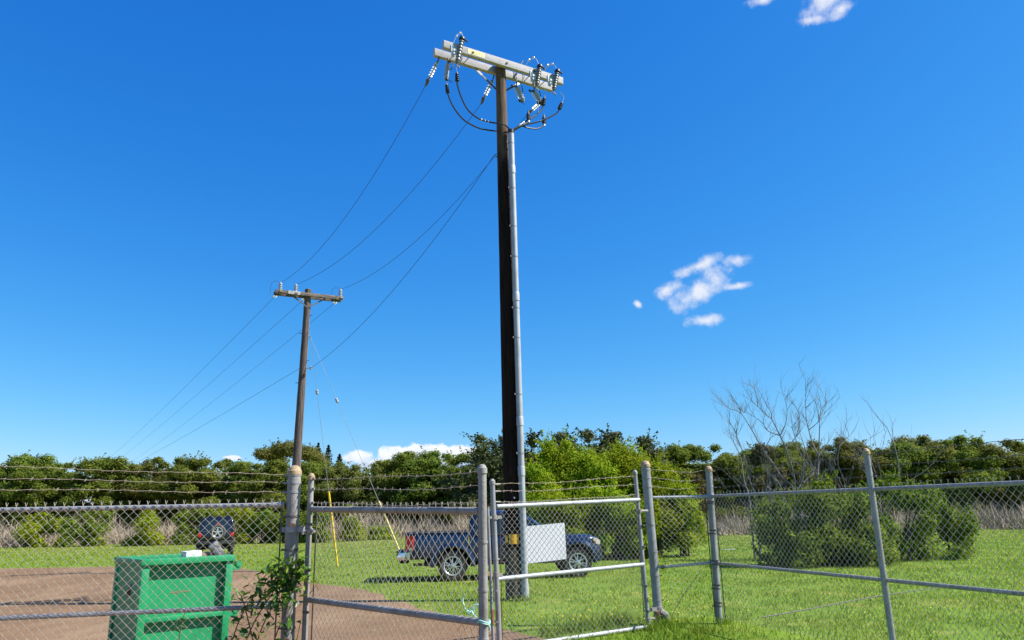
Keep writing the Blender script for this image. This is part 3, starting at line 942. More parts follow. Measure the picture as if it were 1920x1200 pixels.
# surge arresters in front of the front arm
AR = PTS['arrester']
arr_top = []
for k in range(3):
    a, b = np.array(AR[2 * k]), np.array(AR[2 * k + 1])
    a = a - NA * 0.0; d = norm(b - a); L = np.linalg.norm(b - a)
    prof = [(0, .03)]
    nsh = 7
    for i in range(nsh):
        h = .04 + (L - .09) * i / nsh; st = (L - .09) / nsh
        prof += [(h, .046), (h + st * .25, .060), (h + st * .4, .060), (h + st * .6, .046)]
    prof += [(L - .05, .045), (L - .04, .03), (L, .022)]
    body = MB().lathe(a, d, prof, 14).build('surge_arrester', POLY, pole)
    cp = MB().lathe(a - d * .075, d, [(0, .02), (.02, .06), (.06, .075), (.085, .072), (.10, .04)], 12)
    cp.tube([a - d * .03, a - d * .02 + UA * .09, a + UA * .14 - Z * .02], .022, 6)
    cp.build('arrester_cap', BLACKRUB, body)
    bk = MB()
    c = (a + b) / 2
    q = c - NA * (np.dot(c - P0, NA) - 0.26) - UA * .13
    bk.box(q + Z * .03 - NA * .012, (.075, .02, .30), ax_arm)
    bk.box((q + c) / 2 + Z * .03, (.14, .03, .05), ax_arm)
    bk.box((q + c) / 2 - Z * .06, (.14, .03, .05), ax_arm)
    bk.build('arrester_bracket', PORC_WHITE, body)
    MB().tube([b, b + d * .05, b + d * .06 + UA * .06, b + d * .09 + UA * .07], .016, 6).build('lead_clip', STRIP, body)
# leads that loop over the arm, with clamps
for nm, cl in (('jumper1', 2), ('jumper2', 2), ('jumper3', 2)):
    sp = spline(PTS[nm], 8)
    w = MB().tube(sp, .0085, 6).build('jumper_wire', BRIGHT, pole)
    for i in (6, 12):
        MB().lathe(sp[i] - (sp[i + 1] - sp[i]) * .5, sp[i + 1] - sp[i], [(0, .018), (.01, .028), (.06, .028), (.07, .018)], 8).build('lead_clamp', BRIGHT, w)
for s in (-1.2, 0.42, 0.98):
    p = P0 + UA * s + NA * .18 + Z * (ARM_Z + .09)
    MB().tube([p, p + Z * .05, p + Z * .16 + UA * .06], .014, 6).build('pin', STRIP, pole)
for s in (-1.02, 0.40, 0.66, 0.98, 1.10):
    p = P0 + UA * s - NA * .127 + Z * (ARM_Z + .1)
    MB().tube(spline([p, p - Z * .06 + UA * .03 + NA * .02, p - Z * .14 + NA * .015, p - Z * .22 + UA * .04 + NA * .02], 4), .007, 5).build('drop_lead', STRIP, pole)

# fused cutouts hanging below the rear arm
for k, (key, dirv, tube_off) in enumerate((('cut_left', None, NA * 0.12), ('cut_a', None, -UA * 0.17), ('cut_b', None, -UA * 0.17))):
    a, b = np.array(PTS[key][0]), np.array(PTS[key][1])
    d = norm(b - a); L = np.linalg.norm(b - a)
    prof = [(0, .03)]
    for i in range(5):
        h = .03 + (L - .06) * i / 5; st = (L - .06) / 5
        prof += [(h, .040), (h + st * .3, .062), (h + st * .45, .062), (h + st * .75, .040)]
    prof += [(L, .028)]
    body = MB().lathe(a, d, prof, 12).build('fused_cutout', PORC, pole)
    ta, tb = a + tube_off * 0.75 + d * .05, b + tube_off * 0.8 - d * .02
    MB().tube([ta, tb], .017, 8).build('fuse_tube', BRIGHT, body)
    MB().tube([a + d * .03, (a + ta) / 2 - d * .02, ta, ta - d * .04 + tube_off * .2], .026, 6).build('upper_contact', BLACKRUB, body)
    MB().tube([b - d * .02, (b + tb) / 2 + d * .04, tb + d * .02, tb + d * .07], .028, 6).tube([tb + d * .05, tb + d * .09 + UA * .08, tb + d * .10 + UA * .13], .008, 5).build('lower_contact', BLACKRUB, body)
    up = np.array([a[0], a[1], ARM_Z - .09])
    MB().tube([a, up], .018, 6).build('cutout_hanger', STRIP, body)
    MB().tube([a + d * L * .35, a + d * L * .35 + UA * .11 + Z * .02, a + UA * .14 + Z * .06], .012, 6).build('hanger_strap', STRIP, body)

# dead-end insulator strings
ST = PTS['string']
wire_start = []
for k in range(3):
    a, b = np.array(ST[2 * k]), np.array(ST[2 * k + 1])
    up = np.array([a[0], a[1], a[2]]) - NA * -0.02
    d = norm(b - a); L = np.linalg.norm(b - a)
    root = MB().tube([a - d * .04 + Z * .06, a, a + d * .1, b - d * .06, b], [.018, .018, .016, .016, .02], 6).build('dead_end_insulator', STRIP, pole)
    nd = 6
    for i in range(nd):
        o_ = a + d * (.10 + (L - .18) * i / (nd - 1) * .95)
        MB().lathe(o_, d, [(-.012, .018), (-.006, .050), (.006, .053), (.016, .028), (.03, .018)], 14).build('insulator_disc', PORC_WHITE, root)
    cl = MB().tube([b, b + d * .07 + Z * .02, b + d * .13 - Z * .02, b + d * .24], [.03, .045, .035, .012], 8)
    cl.tube([b + d * .04 - Z * .03, b + d * .14 - Z * .05, b + d * .18], .014, 6)
    cl.build('wire_clamp', STRIP, root)
    wire_start.append(b + d * .22)

# riser conduit with couplings and straps
ct, cb = np.array(PTS['conduit'][0]), np.array(PTS['conduit'][1])


def cpt(q):
    return cb + (ct - cb) * q


con = MB().tube([cpt(-.01), cpt(.03)], .078, 14).tube([cpt(.03), cpt(1)], .067, 16).build('riser_conduit', GALV_NEW, pole)
for q in (.235, .335, .60, .895):
    MB().lathe(cpt(q), ct - cb, [(0, .070), (.004, .077), (.18, .077), (.20, .070)], 16).build('coupling', GALV_NEW, con)
for q in (.07, .18, .28, .40, .52, .585, .70, .77, .86, .97):
    c = cpt(q)
    d = norm(axis(c[2]) - c)
    st = MB().lathe(c - Z * .02, (0, 0, 1), [(0, .067), (.001, .071), (.03, .071), (.031, .067)], 14)
    sd = np.cross(Z, d)
    for s in (-1, 1):
        st.box(c + sd * s * .083 + d * .04, (.05, .012, .036), [sd, d, Z])
    st.build('conduit_strap', GALV, con)
MB().lathe(cpt(1.0), (0, 0, 1), [(-.06, .072), (.03, .075), (.05, .04)], 12).build('conduit_bushing', BLACKRUB, con)

# riser cables and their terminations


def termination(parent, p, d, L=.26):
    d = norm(d)
    prof = [(0, .02)]
    for i in range(4):
        h = L * (.1 + .2 * i)
        prof += [(h, .026), (h + .006, .052 - .003 * i), (h + .018, .052 - .003 * i), (h + .026, .026)]
    prof += [(L, .018)]
    MB().lathe(p, d, prof, 12).build('cable_termination', BLACKRUB, parent)


for nm in ('cable1', 'cable2', 'cable3', 'cable4', 'cable5', 'cable6'):
    sp = spline(PTS[nm], 6)
    w = MB().tube(sp, .0185, 8).build('riser_cable', CABLE, pole)
    tp = sp[0]; td = sp[0] - sp[5]
    if nm in ('cable5', 'cable6'):
        MB().lathe(tp, (0, 0, 1), [(-.10, .02), (-.09, .05), (-.02, .055), (.0, .04), (.03, .05), (.09, .03), (.16, .012)], 8).build('cable_termination', BLACKRUB, w)
        MB().tube([tp - Z * .1, tp - Z * .16], .03, 6).build('bright_clamp', BRIGHT, w)
    else:
        termination(w, tp - norm(td) * .08, td)
        MB().tube(spline([tp + norm(td) * .16, tp + norm(td) * .26, tp + norm(td) * .3 + Z * .06, tp + Z * .42 + UA * .03], 4), .0075, 5).build('tinned_lead', BRIGHT, w)
sp = spline(PTS['cable1'], 6)
for i in (26, 28, 30):
    MB().tube([sp[i], sp[i] + (sp[i + 1] - sp[i]) * .5], .024, 8).build('cable_tie', BRIGHT, pole)
sp = spline(PTS['cable3'], 6)
for i in (22, 25):
    MB().tube([sp[i], sp[i] + (sp[i + 1] - sp[i]) * .6], .026, 8).build('cable_tie', BRIGHT, pole)
MB().tube([(0.745, 16.08, 10.90), (0.75, 16.09, 11.3)], .006, 5).build('tinned_lead', BRIGHT, pole)

# yellow marker band near the foot of the pole
bz = 1.17
mbd = MB()
for a0, a1, h in ((-2.62, -2.2, .155), (-2.02, -0.92, .185)):
    ring = []
    r0 = .1795
    segs = 10
    vs, fs = [], []
    for i in range(segs + 1):
        a = a0 + (a1 - a0) * i / segs
        for zz in (bz - h / 2, bz + h / 2):
            for rr in (r0, r0 + .006):
                c = axis(zz)
                vs.append((c[0] + rr * math.cos(a), c[1] + rr * math.sin(a), zz))
    for i in range(segs):
        q = i * 4
        fs += [(q + 1, q + 5, q + 7, q + 3), (q, q + 2, q + 6, q + 4), (q, q + 4, q + 5, q + 1), (q + 2, q + 3, q + 7, q + 6)]
    mbd.add(vs, fs)
mbd.build('marker_band', TAGY, pole)
MB().box(axis(1.98) + np.array([0.05, -.175, 0]), (.03, .02, .03)).build('bolt_head', BRIGHT, pole)
for z_, a in ((9.745, 2.6), (6.9, -.4), (8.35, -.5)):
    c = axis(z_)
    MB().tube([c, c + np.array([math.cos(a), math.sin(a), 0]) * .2], .014, 6).build('step_bolt', STRIP, pole)

# ================================================================== second pole
Q0 = np.array([-7.55, 26.0, 0.0])
a27 = rad(27)
UB = np.array([math.cos(a27), math.sin(a27), 0]); NB = np.array([math.sin(a27), -math.cos(a27), 0])
pole2 = thing('utility_pole', 'slimmer weathered utility pole with a dark crossarm, behind the left gate post', 'utility pole', tuple(Q0))
b2, t2 = np.array([-7.57, 26, -.3]), np.array([-7.395, 26, 9.72])
mb = MB()
mb.tube([b2 + (t2 - b2) * q for q in zs], [.168 - .055 * q + pr.uniform(-.003, .003) for q in zs], 18)
mb.lathe(t2, (0, 0, 1), [(0, .113), (.03, .10), (.04, .06)], 18)
mb.build('pole_shaft', POLE_GREY, pole2)
ax2 = [UB, NB, Z]
AZ2 = 9.50
for off in (.16, -.16):
    MB().bbox(np.array([-7.36, 26, AZ2]) + NB * off, (2.42, .09, .125), .006, ax2).build('crossarm', ARM_OLD, pole2)
for s in (-1, 1):
    a = np.array([-7.40, 26, AZ2 - .06]) + UB * s * .62 + NB * .12
    b = np.array([-7.40, 26, 9.05]) + UB * s * .03 + NB * .13
    d = norm(b - a)
    MB().box((a + b) / 2, (np.linalg.norm(b - a), .012, .045), [d, NB, np.cross(d, NB)]).build('arm_brace', STRIP, pole2)
MB().lathe((-7.405, 26, 9.0), (0, 0, 1), [(0, .118), (.001, .128), (.06, .128), (.061, .118)], 16).build('brace_band', STRIP, pole2)
MB().box(np.array([-7.36, 26, AZ2]) - UB * .56 + NB * .213, (.42, .012, .12), ax2).build('pale_plate', ARM_NEW, pole2)
pin_top = []
for s, zz in ((-1.02, 0), (-.48, 0), (1.14, 0)):
    p = np.array([-7.36, 26, AZ2 + .06]) + UB * s + NB * .02
    h = .31
    prof = [(-.05, .02), (0, .045)]
    for i in range(4):
        z_ = .03 + i * .065
        prof += [(z_, .05), (z_ + .012, .068), (z_ + .03, .068), (z_ + .045, .05)]
    prof += [(h - .02, .05), (h, .04), (h + .02, .02)]
    MB().lathe(p, (0, 0, 1), prof, 12).build('post_insulator', PORC, pole2)
    MB().box(p - Z * .06, (.10, .44, .05), ax2).build('insulator_base', GALV_OLD, pole2)
    pin_top.append(p + Z * h)
d_out = norm(np.array([-20.7, 48, 9.4]) - np.array([-7.4, 26, 9.45]))
out_start = []
for s in (-1.12, -.1, 1.05):
    a = np.array([-7.36, 26, AZ2 - .05]) + UB * s - NB * .2
    r_ = MB().tube([a, a + d_out * .2, a + d_out * .201, a + d_out * .34], [.015, .015, .03, .012], 6).build('dead_end_insulator', STRIP, pole2)
    for i in range(2):
        MB().lathe(a + d_out * (.08 + .07 * i), d_out, [(0, .02), (.006, .06), (.02, .06), (.035, .02)], 10).build('insulator_disc', PORC_WHITE, r_)
    out_start.append(a + d_out * .33)
# leads hopping over the insulators
for s, a in ((-1.0, pin_top[0]), (1.14, pin_top[2])):
    e = a - UB * .34 - Z * .42
    MB().tube(spline([a, a - UB * .18 + Z * .05, a - UB * .32 - Z * .08, e], 5), .007, 5).build('jumper_wire', WIRE, pole2)
for z_, sd in ((8.75, 1), (8.1, -1), (7.95, 1), (7.1, 1), (6.3, -1)):
    c = b2 + (t2 - b2) * ((z_ + .3) / 10.02)
    MB().tube([c, c + np.array([sd * .22, -.06, 0])], .012, 6).build('step_bolt', STRIP, pole2)
sp_ = np.array(PTS['neut2'][0])
c = b2 + (t2 - b2) * ((6.8 + .3) / 10.02)
MB().tube([c, sp_ - np.array([.03, 0, 0])], .014, 6).lathe(sp_ - Z * .05, (0, 0, 1), [(0, .03), (.02, .055), (.05, .03), (.08, .055), (.1, .03)], 10).build('neutral_spool', PORC, pole2)
# ground wire stapled down the pole
MB().tube([b2 + (t2 - b2) * q + np.array([.115 + .05 * (1 - q), -.05, 0]) for q in np.linspace(.02, .9, 14)], .008, 5).build('ground_wire', GALV_NEW, pole2)


# ================================================================== power lines
def line(a, b, sag, label, name='power_line', r=.0065, group='wires strung between the two poles', n=28):
    a, b = np.asarray(a), np.asarray(b)
    pts = [a + (b - a) * q - Z * 4 * sag * q * (1 - q) for q in np.linspace(0, 1, n)]
    o_ = MB().tube(pts, r, 5).build(name, WIRE)
    tag(o_, label, 'power line', group)


line(wire_start[0], pin_top[0], 0.75, 'wire from the left white insulator string down to the left insulator of the thin pole')
line(wire_start[1], pin_top[1], 0.75, 'wire from the middle insulator string down to the middle insulator of the thin pole')
line(wire_start[2], pin_top[2] + Z * .0, 0.75, 'wire passing behind the tall pole to the right insulator of the thin pole')
line(PTS['neutral1'][0], sp_, 0.55, 'lowest wire, from half up the tall pole to the side of the thin pole')
names = ('topmost wire leaving the thin pole towards the left', 'second wire from the top leaving the thin pole to the left', 'third wire from the top leaving the thin pole to the left', 'bottom wire leaving the thin pole to the left below the crossarm')
starts = out_start + [np.array(PTS['neut2'][1])]
for k, (a, lb) in enumerate(zip(starts, names)):
    dz = (-.5, -.5, -.5, -.6)[k]
    an = rad((122.4, 122.4, 122.0, 124.2)[k])
    e = a + np.array([math.cos(an) * 120, math.sin(an) * 120, dz])      # the next pole stands behind the far trees
    line(a, e, .75, lb, group='wires running off to the left', n=40)

# ================================================================== guy wires
for key, gm_, lb, q0 in (('guy1', YELLOW, 'guy wire with a bright yellow guard reaching the grass', None), ('guy2', GUARD_PALE, 'guy wire with a faded yellow guard, going down behind the pickup tailgate', None)):
    p = [np.array(q) for q in PTS[key]]
    a, ins, gt, gb = p
    a = np.array([-7.34, 25.94, 8.75]) if key == 'guy1' else np.array([-7.33, 25.93, 8.2])
    top, bot = a, gb
    d = norm(bot - top)
    r_ = thing('guy_wire', lb, 'guy wire', tuple(bot), group='guy wires of the thin pole')
    MB().tube([top, bot], .0065, 5).build('steel_wire', STRAND, r_)
    L = np.linalg.norm(bot - top)
    q = np.linalg.norm(ins - top)
    MB().lathe(top + d * (q - .09), d, [(0, .02), (.02, .05), (.07, .055), (.09, .035), (.11, .055), (.16, .05), (.18, .02)], 10).build('guy_insulator', PORC, r_)
    g0 = np.linalg.norm(gt - top)
    MB().tube([top + d * (g0 - .9), top + d * g0], .011, 6).build('preformed_grip', STRAND, r_)
    gg = MB()
    k = 13
    pts_, rr_ = [], []
    for i in range(k):
        for q_, r__ in ((0, .036), (.93, .036), (.935, .032), (.995, .032)):
            pts_.append(top + d * (g0 + (L - g0) * (i + q_) / k)); rr_.append(r__)
    gg.tube(pts_, rr_, 10)
    gg.build('guy_guard', gm_, r_)

# ================================================================== chain-link helpers
PITCH_M = 0.085


def chain_mesh(A, B, z0, zA, zB, parent, m_, off=0.0, barb=True, wire=0.0034, name='chain_link_mesh', stub=0.06, z0b=None):
    """Woven fabric: vertical zigzag wires that hook into their neighbours."""
    A = np.array([A[0], A[1], 0.0]); B = np.array([B[0], B[1], 0.0])
    z0b = z0 if z0b is None else z0b
    L = np.linalg.norm(B - A); u = (B - A) / L; nn = np.array([u[1], -u[0], 0])
    hp = PITCH_M / 2
    ns = int(L / hp)
    vs, fs = [], []
    rs = np.random.default_rng(int(abs(A[0] * 100) + abs(B[1] * 10)))
    rows = int((max(zA, zB) + stub - min(z0, z0b)) / hp)
    ph = 2 * np.pi * np.arange(3) / 3
    bow = rs.random() * 6
    allv, allf = [], []
    for i in range(ns):
        s0 = i * hp + (L - ns * hp) / 2
        tt = (s0 + hp / 2) / L
        ztop = zA + (zB - zA) * tt
        zb = z0 + (z0b - z0) * tt
        j = np.arange(rows + 1)
        z = zb + j * hp
        k = z <= ztop + (0.002 if not barb else 0.012)
        z = z[k]; j = j[k]
        right = (j + i) % 2 == 0
        s = s0 + np.where(right, hp + wire * .7, -wire * .7)
        w = np.where(right, 1, -1) * wire * 1.05
        wob = 0.006 * np.sin(s * 3.1 + bow) * np.sin(z * 4 + bow) + 0.003 * np.sin(z * 9 + s * 7)
        s = s + 0.004 * np.sin(z * 2.3 + s0 * 1.7 + bow)
        p = A[None] + u[None] * s[:, None] + nn[None] * (off + w + wob)[:, None]
        p[:, 2] = z + 0.003 * np.sin(s0 * 5)
        if barb:   # twisted top knuckle with two splayed ends
            c = A + u * (s0 + (hp if right[-1] else 0))
            zz = ztop + stub * .45
            e = A + u * (s0 + (hp if right[-1] else 0) + (-1 if right[-1] else 1) * .011)
            p = np.vstack([p, [c[0] + nn[0] * off, c[1] + nn[1] * off, max(zz, p[-1, 2] + .01)], [e[0] + nn[0] * off, e[1] + nn[1] * off, ztop + stub * (1.0 + .15 * rs.random())]])
        # sweep a three-sided tube
        m2 = len(p)
        T = np.zeros_like(p)
        T[1:-1] = p[2:] - p[:-2]; T[0] = p[1] - p[0]; T[-1] = p[-1] - p[-2]
        T /= np.linalg.norm(T, axis=1)[:, None]
        S = np.cross(T, nn[None]); S /= np.linalg.norm(S, axis=1)[:, None] + 1e-9
        N2 = np.cross(S, T)
        ring = p[:, None, :] + wire * (np.cos(ph)[None, :, None] * S[:, None, :] + np.sin(ph)[None, :, None] * N2[:, None, :])
        b = sum(len(a_) for a_ in allv)
        allv.append(ring.reshape(-1, 3))
        q = np.arange(m2 - 1)[:, None] * 3 + b
        for k3 in range(3):
            k4 = (k3 + 1) % 3
            allf.append(np.concatenate([q + k3, q + k4, q + 3 + k4, q + 3 + k3], 1))
    V = np.vstack(allv); Fq = np.vstack(allf)
    if parent is not None:
        V = V - np.array(parent.location)[None]
    o_ = np_mesh(name, V, Fq, m_, parent=parent)
    o_['kind'] = 'stuff'
    return o_


def barbed(a, b, parent, sag=.015, step=.125, seed=0, m_=BARB, taut=0.004):
    r_ = random.Random(seed)
    a, b = np.array(a), np.array(b)
    L = np.linalg.norm(b - a); d = (b - a) / L
    k = max(6, int(L / .06))
    pts = []
    for i in range(k + 1):
        q = i / k
        pts.append(a + (b - a) * q - Z * 4 * sag * q * (1 - q) + Z * taut * math.sin(i * 1.7 + seed) + Z * .008 * math.sin(q * 9 + seed))
    mb_ = MB()
    mb_.tube(pts, .0029, 4)
    for i in range(2, k - 1, 2):
        for s in (-1, 1):
            an = r_.uniform(0, 6.28)
            v = np.array([math.cos(an) * .3, math.sin(an) * .6, math.sin(an + 1)]) * .02
            mb_.tube([pts[i] - v + d * s * .004, pts[i] + v + d * s * .004], .0019, 3)
        mb_.tube([pts[i] - d * .009, pts[i] + d * .008], .0045, 4)
    return mb_.build('barbed_wire', m_, parent)


def post(base, top, r, parent, m_, cap, name='post', capm=CAPTAN):
    base, top = np.array(base, float), np.array(top, float)
    o_ = MB().tube(densify([base, top], .5), r, 16).build(name, m_, parent)
    d = norm(top - base)
    MB().lathe(top - d * .035, d, [(0, r + .002), (.004, r + .007), (.045, r + .007), (.05, r + .001)] + [(.05 + r * math.sin(q) * .8, r * math.cos(q) * .98) for q in np.linspace(.15, 1.45, 6)], 16).build('post_cap', capm, o_)
    return o_


def bands(axis_a, axis_b, zs_, r, parent, toward, m_=STRIP):
    """Tension bands round a post, each with its bolt ear towards the mesh."""
    a, b = np.array(axis_a, float), np.array(axis_b, float)
    t_ = np.array([toward[0], toward[1], 0.0]); t_ = norm(t_)
    for z_ in zs_:
        c = a + (b - a) * ((z_ - a[2]) / (b[2] - a[2]))
        e = MB().lathe(c - Z * .011, (0, 0, 1), [(0, r), (.001, r + .005), (.021, r + .005), (.022, r)], 14)
        e.box(c + t_ * (r + .016), (.034, .012, .02), [t_, np.cross(Z, t_), Z])
        e.build('tension_band', m_, parent)


def tension_bar(p, z0, z1, parent, m_=STRIP):
    MB().box((p[0], p[1], (z0 + z1) / 2), (.012, .012, z1 - z0)).build('tension_bar', m_, parent)


def ties(a, b, r, parent, step=.55, m_=GALV_OLD):
    a, b = np.array(a), np.array(b)
    L = np.linalg.norm(b - a); d = (b - a) / L
    k = max(2, int(L / step))
    for i in range(k):
        c = a + d * (L * (i + .5) / k + .03 * math.sin(i * 5.1))
        e = d + Z * .25
        MB().lathe(c, e, [(0, r + .0005), (.001, r + .003), (.006, r + .003), (.007, r + .0005)], 10).build('wire_tie', m_, parent)


# ------------------------------------------------------------------ left fence with its big gate post
fl = thing('chain_link_fence', 'weathered chain-link fence panel and big gate post in front of the green bin', 'fence', (-2.31, 8.0, 0))
pl_b, pl_t = (-2.305, 8.0, -.3), (-2.325, 8.0, 2.135)
gp = post(pl_b, pl_t, .068, fl, GALV_OLD, True)
E0, E1 = np.array([-2.375, 7.985, 0]), np.array([-5.25, 7.40, 0])
post((-5.28, 7.40, -.3), (-5.28, 7.40, 2.2), .036, fl, GALV_OLD, True)
for z_, nm in ((1.80, 'top_rail'), (.81, 'middle_rail'), (.07, 'bottom_rail')):
    a, b = E0 + Z * z_ - np.array([.05, .01, 0]), E1 + Z * z_
    MB().tube(densify([a, b], .5), .0235 if nm == 'top_rail' else .0225, 12).lathe(a + np.array([.02, .004, 0]), b - a, [(0, .02), (.004, .031), (.12, .031), (.125, .024)], 12).build(nm, GALV, fl)
    ties(a, b, .0235, fl)
chain_mesh((-2.43, 7.972), (-5.25, 7.40), .06, 1.80, 1.80, fl, LINK, off=-.033)
tension_bar((-2.43, 7.972), .05, 1.78, fl)
bands(pl_b, pl_t, (.3, .6, .95, 1.35, 1.68), .068, fl, (-.98, -.2))
for k, (za, zb) in enumerate(((2.10, 2.17), (2.02, 2.05), (1.925, 1.95))):
    e = E1 + Z * (zb + .05)
    barbed((-2.38, 7.98, za), e, fl, seed=k, sag=.0)
    MB().tube([(-2.34, 7.99, za), (-2.43, 7.97, za)], .011, 6).build('wire_clip', GALV, fl)
    bands(pl_b, pl_t, (za,), .068, fl, (-.98, -.2), GALV)
# hinge pintles on the big post
for z_ in (1.55, .45):
    h = MB().lathe((-2.317, 8.0, z_ - .03), (0, 0, 1), [(0, .068), (.002, .078), (.06, .078), (.062, .068)], 16)
    h.box((-2.22, 7.95, z_), (.10, .03, .05), [norm([.8, -.4, 0]), norm([.4, .8, 0]), Z])
    h.box((-2.40, 8.0, z_), (.06, .045, .05))
    h.tube([(-2.19, 7.93, z_ - .05), (-2.19, 7.93, z_ + .04)], .016, 8)
    h.build('hinge_collar', GALV, fl)
    MB().box((-2.30, 7.925, z_ + .045), (.06, .014, .03)).build('rust_patch_bolt', RUST, fl)

# ------------------------------------------------------------------ left gate leaf, swung open towards the camera
gl = thing('chain_link_gate', 'left chain-link gate leaf, swung open across the dirt driveway', 'gate', (-2.135, 7.98, 0), group='pair of gate leaves')
GA, GB = np.array([-2.135, 7.98, 0]), np.array([-.262, 6.0, 0])
ug = norm(GB - GA)
sa = post(GA + Z * .04, GA + Z * 2.08 + np.array([-.006, 0, 0]), .030, gl, GALV_OLD, True, 'hinge_stile')
sb = post(GB + Z * .03, GB + Z * 2.0, .033, gl, GALV_OLD, True, 'latch_stile', GALV_OLD)
for za, zb, r, nm in ((1.748, 1.682, .029, 'top_rail'), (.868, .868, .029, 'middle_rail'), (.10, .09, .029, 'bottom_rail')):
    a, b = GA + Z * za + ug * .03, GB + Z * zb - ug * .03
    MB().tube(densify([a, b], .5), r, 12).build(nm, GALV_OLD, gl)
    ties(a, b, r, gl, .45)
ngl = np.array([ug[1], -ug[0], 0])
chain_mesh(GA[:2] + ug[:2] * .075, GB[:2] - ug[:2] * .075, .07, 1.752, 1.686, gl, LINK, off=-.032)
tension_bar(GA + ug * .08 - ngl * .03, .06, 1.74, gl)
tension_bar(GB - ug * .085 - ngl * .03, .06, 1.67, gl)
bands(GA, GA + Z * 2.1, (.35, .75, 1.15, 1.60), .030, gl, ug)
bands(GB, GB + Z * 2.0, (.4, .75, 1.1, 1.45), .033, gl, -ug, GALV_OLD)
for k, (za, zb) in enumerate(((2.06, 1.985), (1.955, 1.87), (1.815, 1.74))):
    barbed(GA + Z * za + ug * .03, GB + Z * zb - ug * .03, gl, seed=10 + k, sag=.015)
    bands(GA, GA + Z * 2.1, (za,), .030, gl, ug, GALV_OLD)
hg = MB()
for z_ in (1.53, .43):
    hg.lathe(GA + Z * (z_ - .025), (0, 0, 1), [(0, .03), (.002, .038), (.05, .038), (.052, .03)], 14)
    hg.tube([GA + Z * z_ - ug * .03, (-2.19, 7.93, z_)], .018, 8)
    hg.tube([GA + Z * z_, GA + Z * z_ + ug * .10], .017, 8)
hg.build('hinge_arm', GALV_OLD, gl)
MB().tube([GA + Z * 1.56 - ug * .06, GA + Z * 1.56 + ug * .02], .022, 6).build('rusty_bolt', RUST, gl)

# ------------------------------------------------------------------ right gate leaf, closed
gr = thing('chain_link_gate', 'right chain-link gate leaf with bright rails and a white board hung on it', 'gate', (-.28, 10.05, 0), group='pair of gate leaves')
HA, HB = np.array([-.28, 10.05, 0]), np.array([1.88, 11.6, 0])
uh = norm(HB - HA); nh = np.array([uh[1], -uh[0], 0])
lean = np.array([.028, 0, 0])
post(HA + Z * .03 + lean * 1.2, HA + Z * 2.07 - lean, .033, gr, GALV, True, 'latch_stile', GALV_OLD)
post(HB + Z * -.02, HB + Z * 2.23 - np.array([.06, 0, 0]), .031, gr, GALV, True, 'hinge_stile', GALV_OLD)
for za, zb, nm in ((1.755, 1.824, 'top_rail'), (.856, .896, 'middle_rail'), (.03, .035, 'bottom_rail')):
    a, b = HA + Z * za + uh * .03, HB + Z * zb - uh * .03
    MB().tube(densify([a, b], .5), .029, 12).build(nm, GALV_NEW, gr)
    ties(a, b, .029, gr, .5, GALV)
chain_mesh(HA[:2] + uh[:2] * .08, HB[:2] - uh[:2] * .09, .02, 1.745, 1.812, gr, LINK_GREY, off=.012, wire=.0030)
tension_bar(HA + uh * .075 + nh * .01, .06, 1.75, gr, RUST_RED)
tension_bar(HB - uh * .09 + nh * .01, .03, 1.80, gr)
bands(HA, HA + Z * 2.1, (.35, .72, 1.1, 1.6), .033, gr, uh, GALV)
bands(HB, HB + Z * 2.2, (.25, .6, 1.15, 1.45), .031, gr, -uh)
for k, (za, zb) in enumerate(((2.04, 2.18), (1.95, 2.06), (1.815, 1.905))):
    barbed(HA + Z * za + uh * .03, HB + Z * zb - uh * .03 - np.array([.04, 0, 0]), gr, seed=20 + k, sag=.02, m_=BARB)
    MB().tube([HA + Z * za, HA + Z * za + uh * .09], .010, 6).build('wire_clip', GALV_OLD, gr)
# drop rod beside the latch stile
dp = HA - uh * .085
rod = MB().tube([dp + Z * .02 + lean, dp + Z * 1.75 - lean * .8], .021, 10).build('drop_rod', GALV, gr)
MB().tube([dp + Z * .32 + lean * .8, dp + Z * .50 + lean * .6], .0225, 8).build('rusty_sleeve', RUST_RED, gr)
for z_ in (1.62, .91):
    e = MB().lathe(HA + Z * (z_ - .03) - lean * (z_ - 1) * .9, (0, 0, 1), [(0, .033), (.002, .042), (.06, .042), (.062, .033)], 14)
    e.box((HA + dp) / 2 + Z * z_, (.13, .022, .035), [uh, nh, Z])
    e.box(HA + Z * z_ + uh * .06, (.07, .035, .04), [uh, nh, Z])
    e.build('rod_guide', GALV_OLD, gr)
fk = MB()
fk.box(dp - uh * .05 + Z * .93, (.13, .03, .05), [uh, nh, Z])
fk.box(dp - uh * .10 + Z * .93, (.03, .09, .04), [uh, nh, Z])
fk.build('fork_latch', RUST, gr)
# hanging chain under the latch
for k in range(9):
    c = dp + np.array([.045, -.03, .86 - k * .032])
    s_ = np.array([1, 0, 0.]) if k % 2 else np.array([0, 1, 0.])
    pts_ = [c + s_ * .009 * math.cos(q) + Z * .02 * math.sin(q) for q in np.linspace(0, 6.283, 9)]
    MB().tube(pts_, .004, 4, caps=False).build('chain_link', STRIP, gr)
# hinges at the right end
for z_ in (1.66, .13):
    e = MB().lathe(HB + Z * (z_ - .025) - np.array([.02, 0, 0]) * z_, (0, 0, 1), [(0, .032), (.002, .040), (.05, .040), (.052, .032)], 14)
    e.tube([HB + Z * z_ - np.array([.03, 0, 0]), HB + Z * z_ + np.array([.11, .12, 0])], .02, 8)
    e.build('hinge_arm', GALV_OLD, gr)

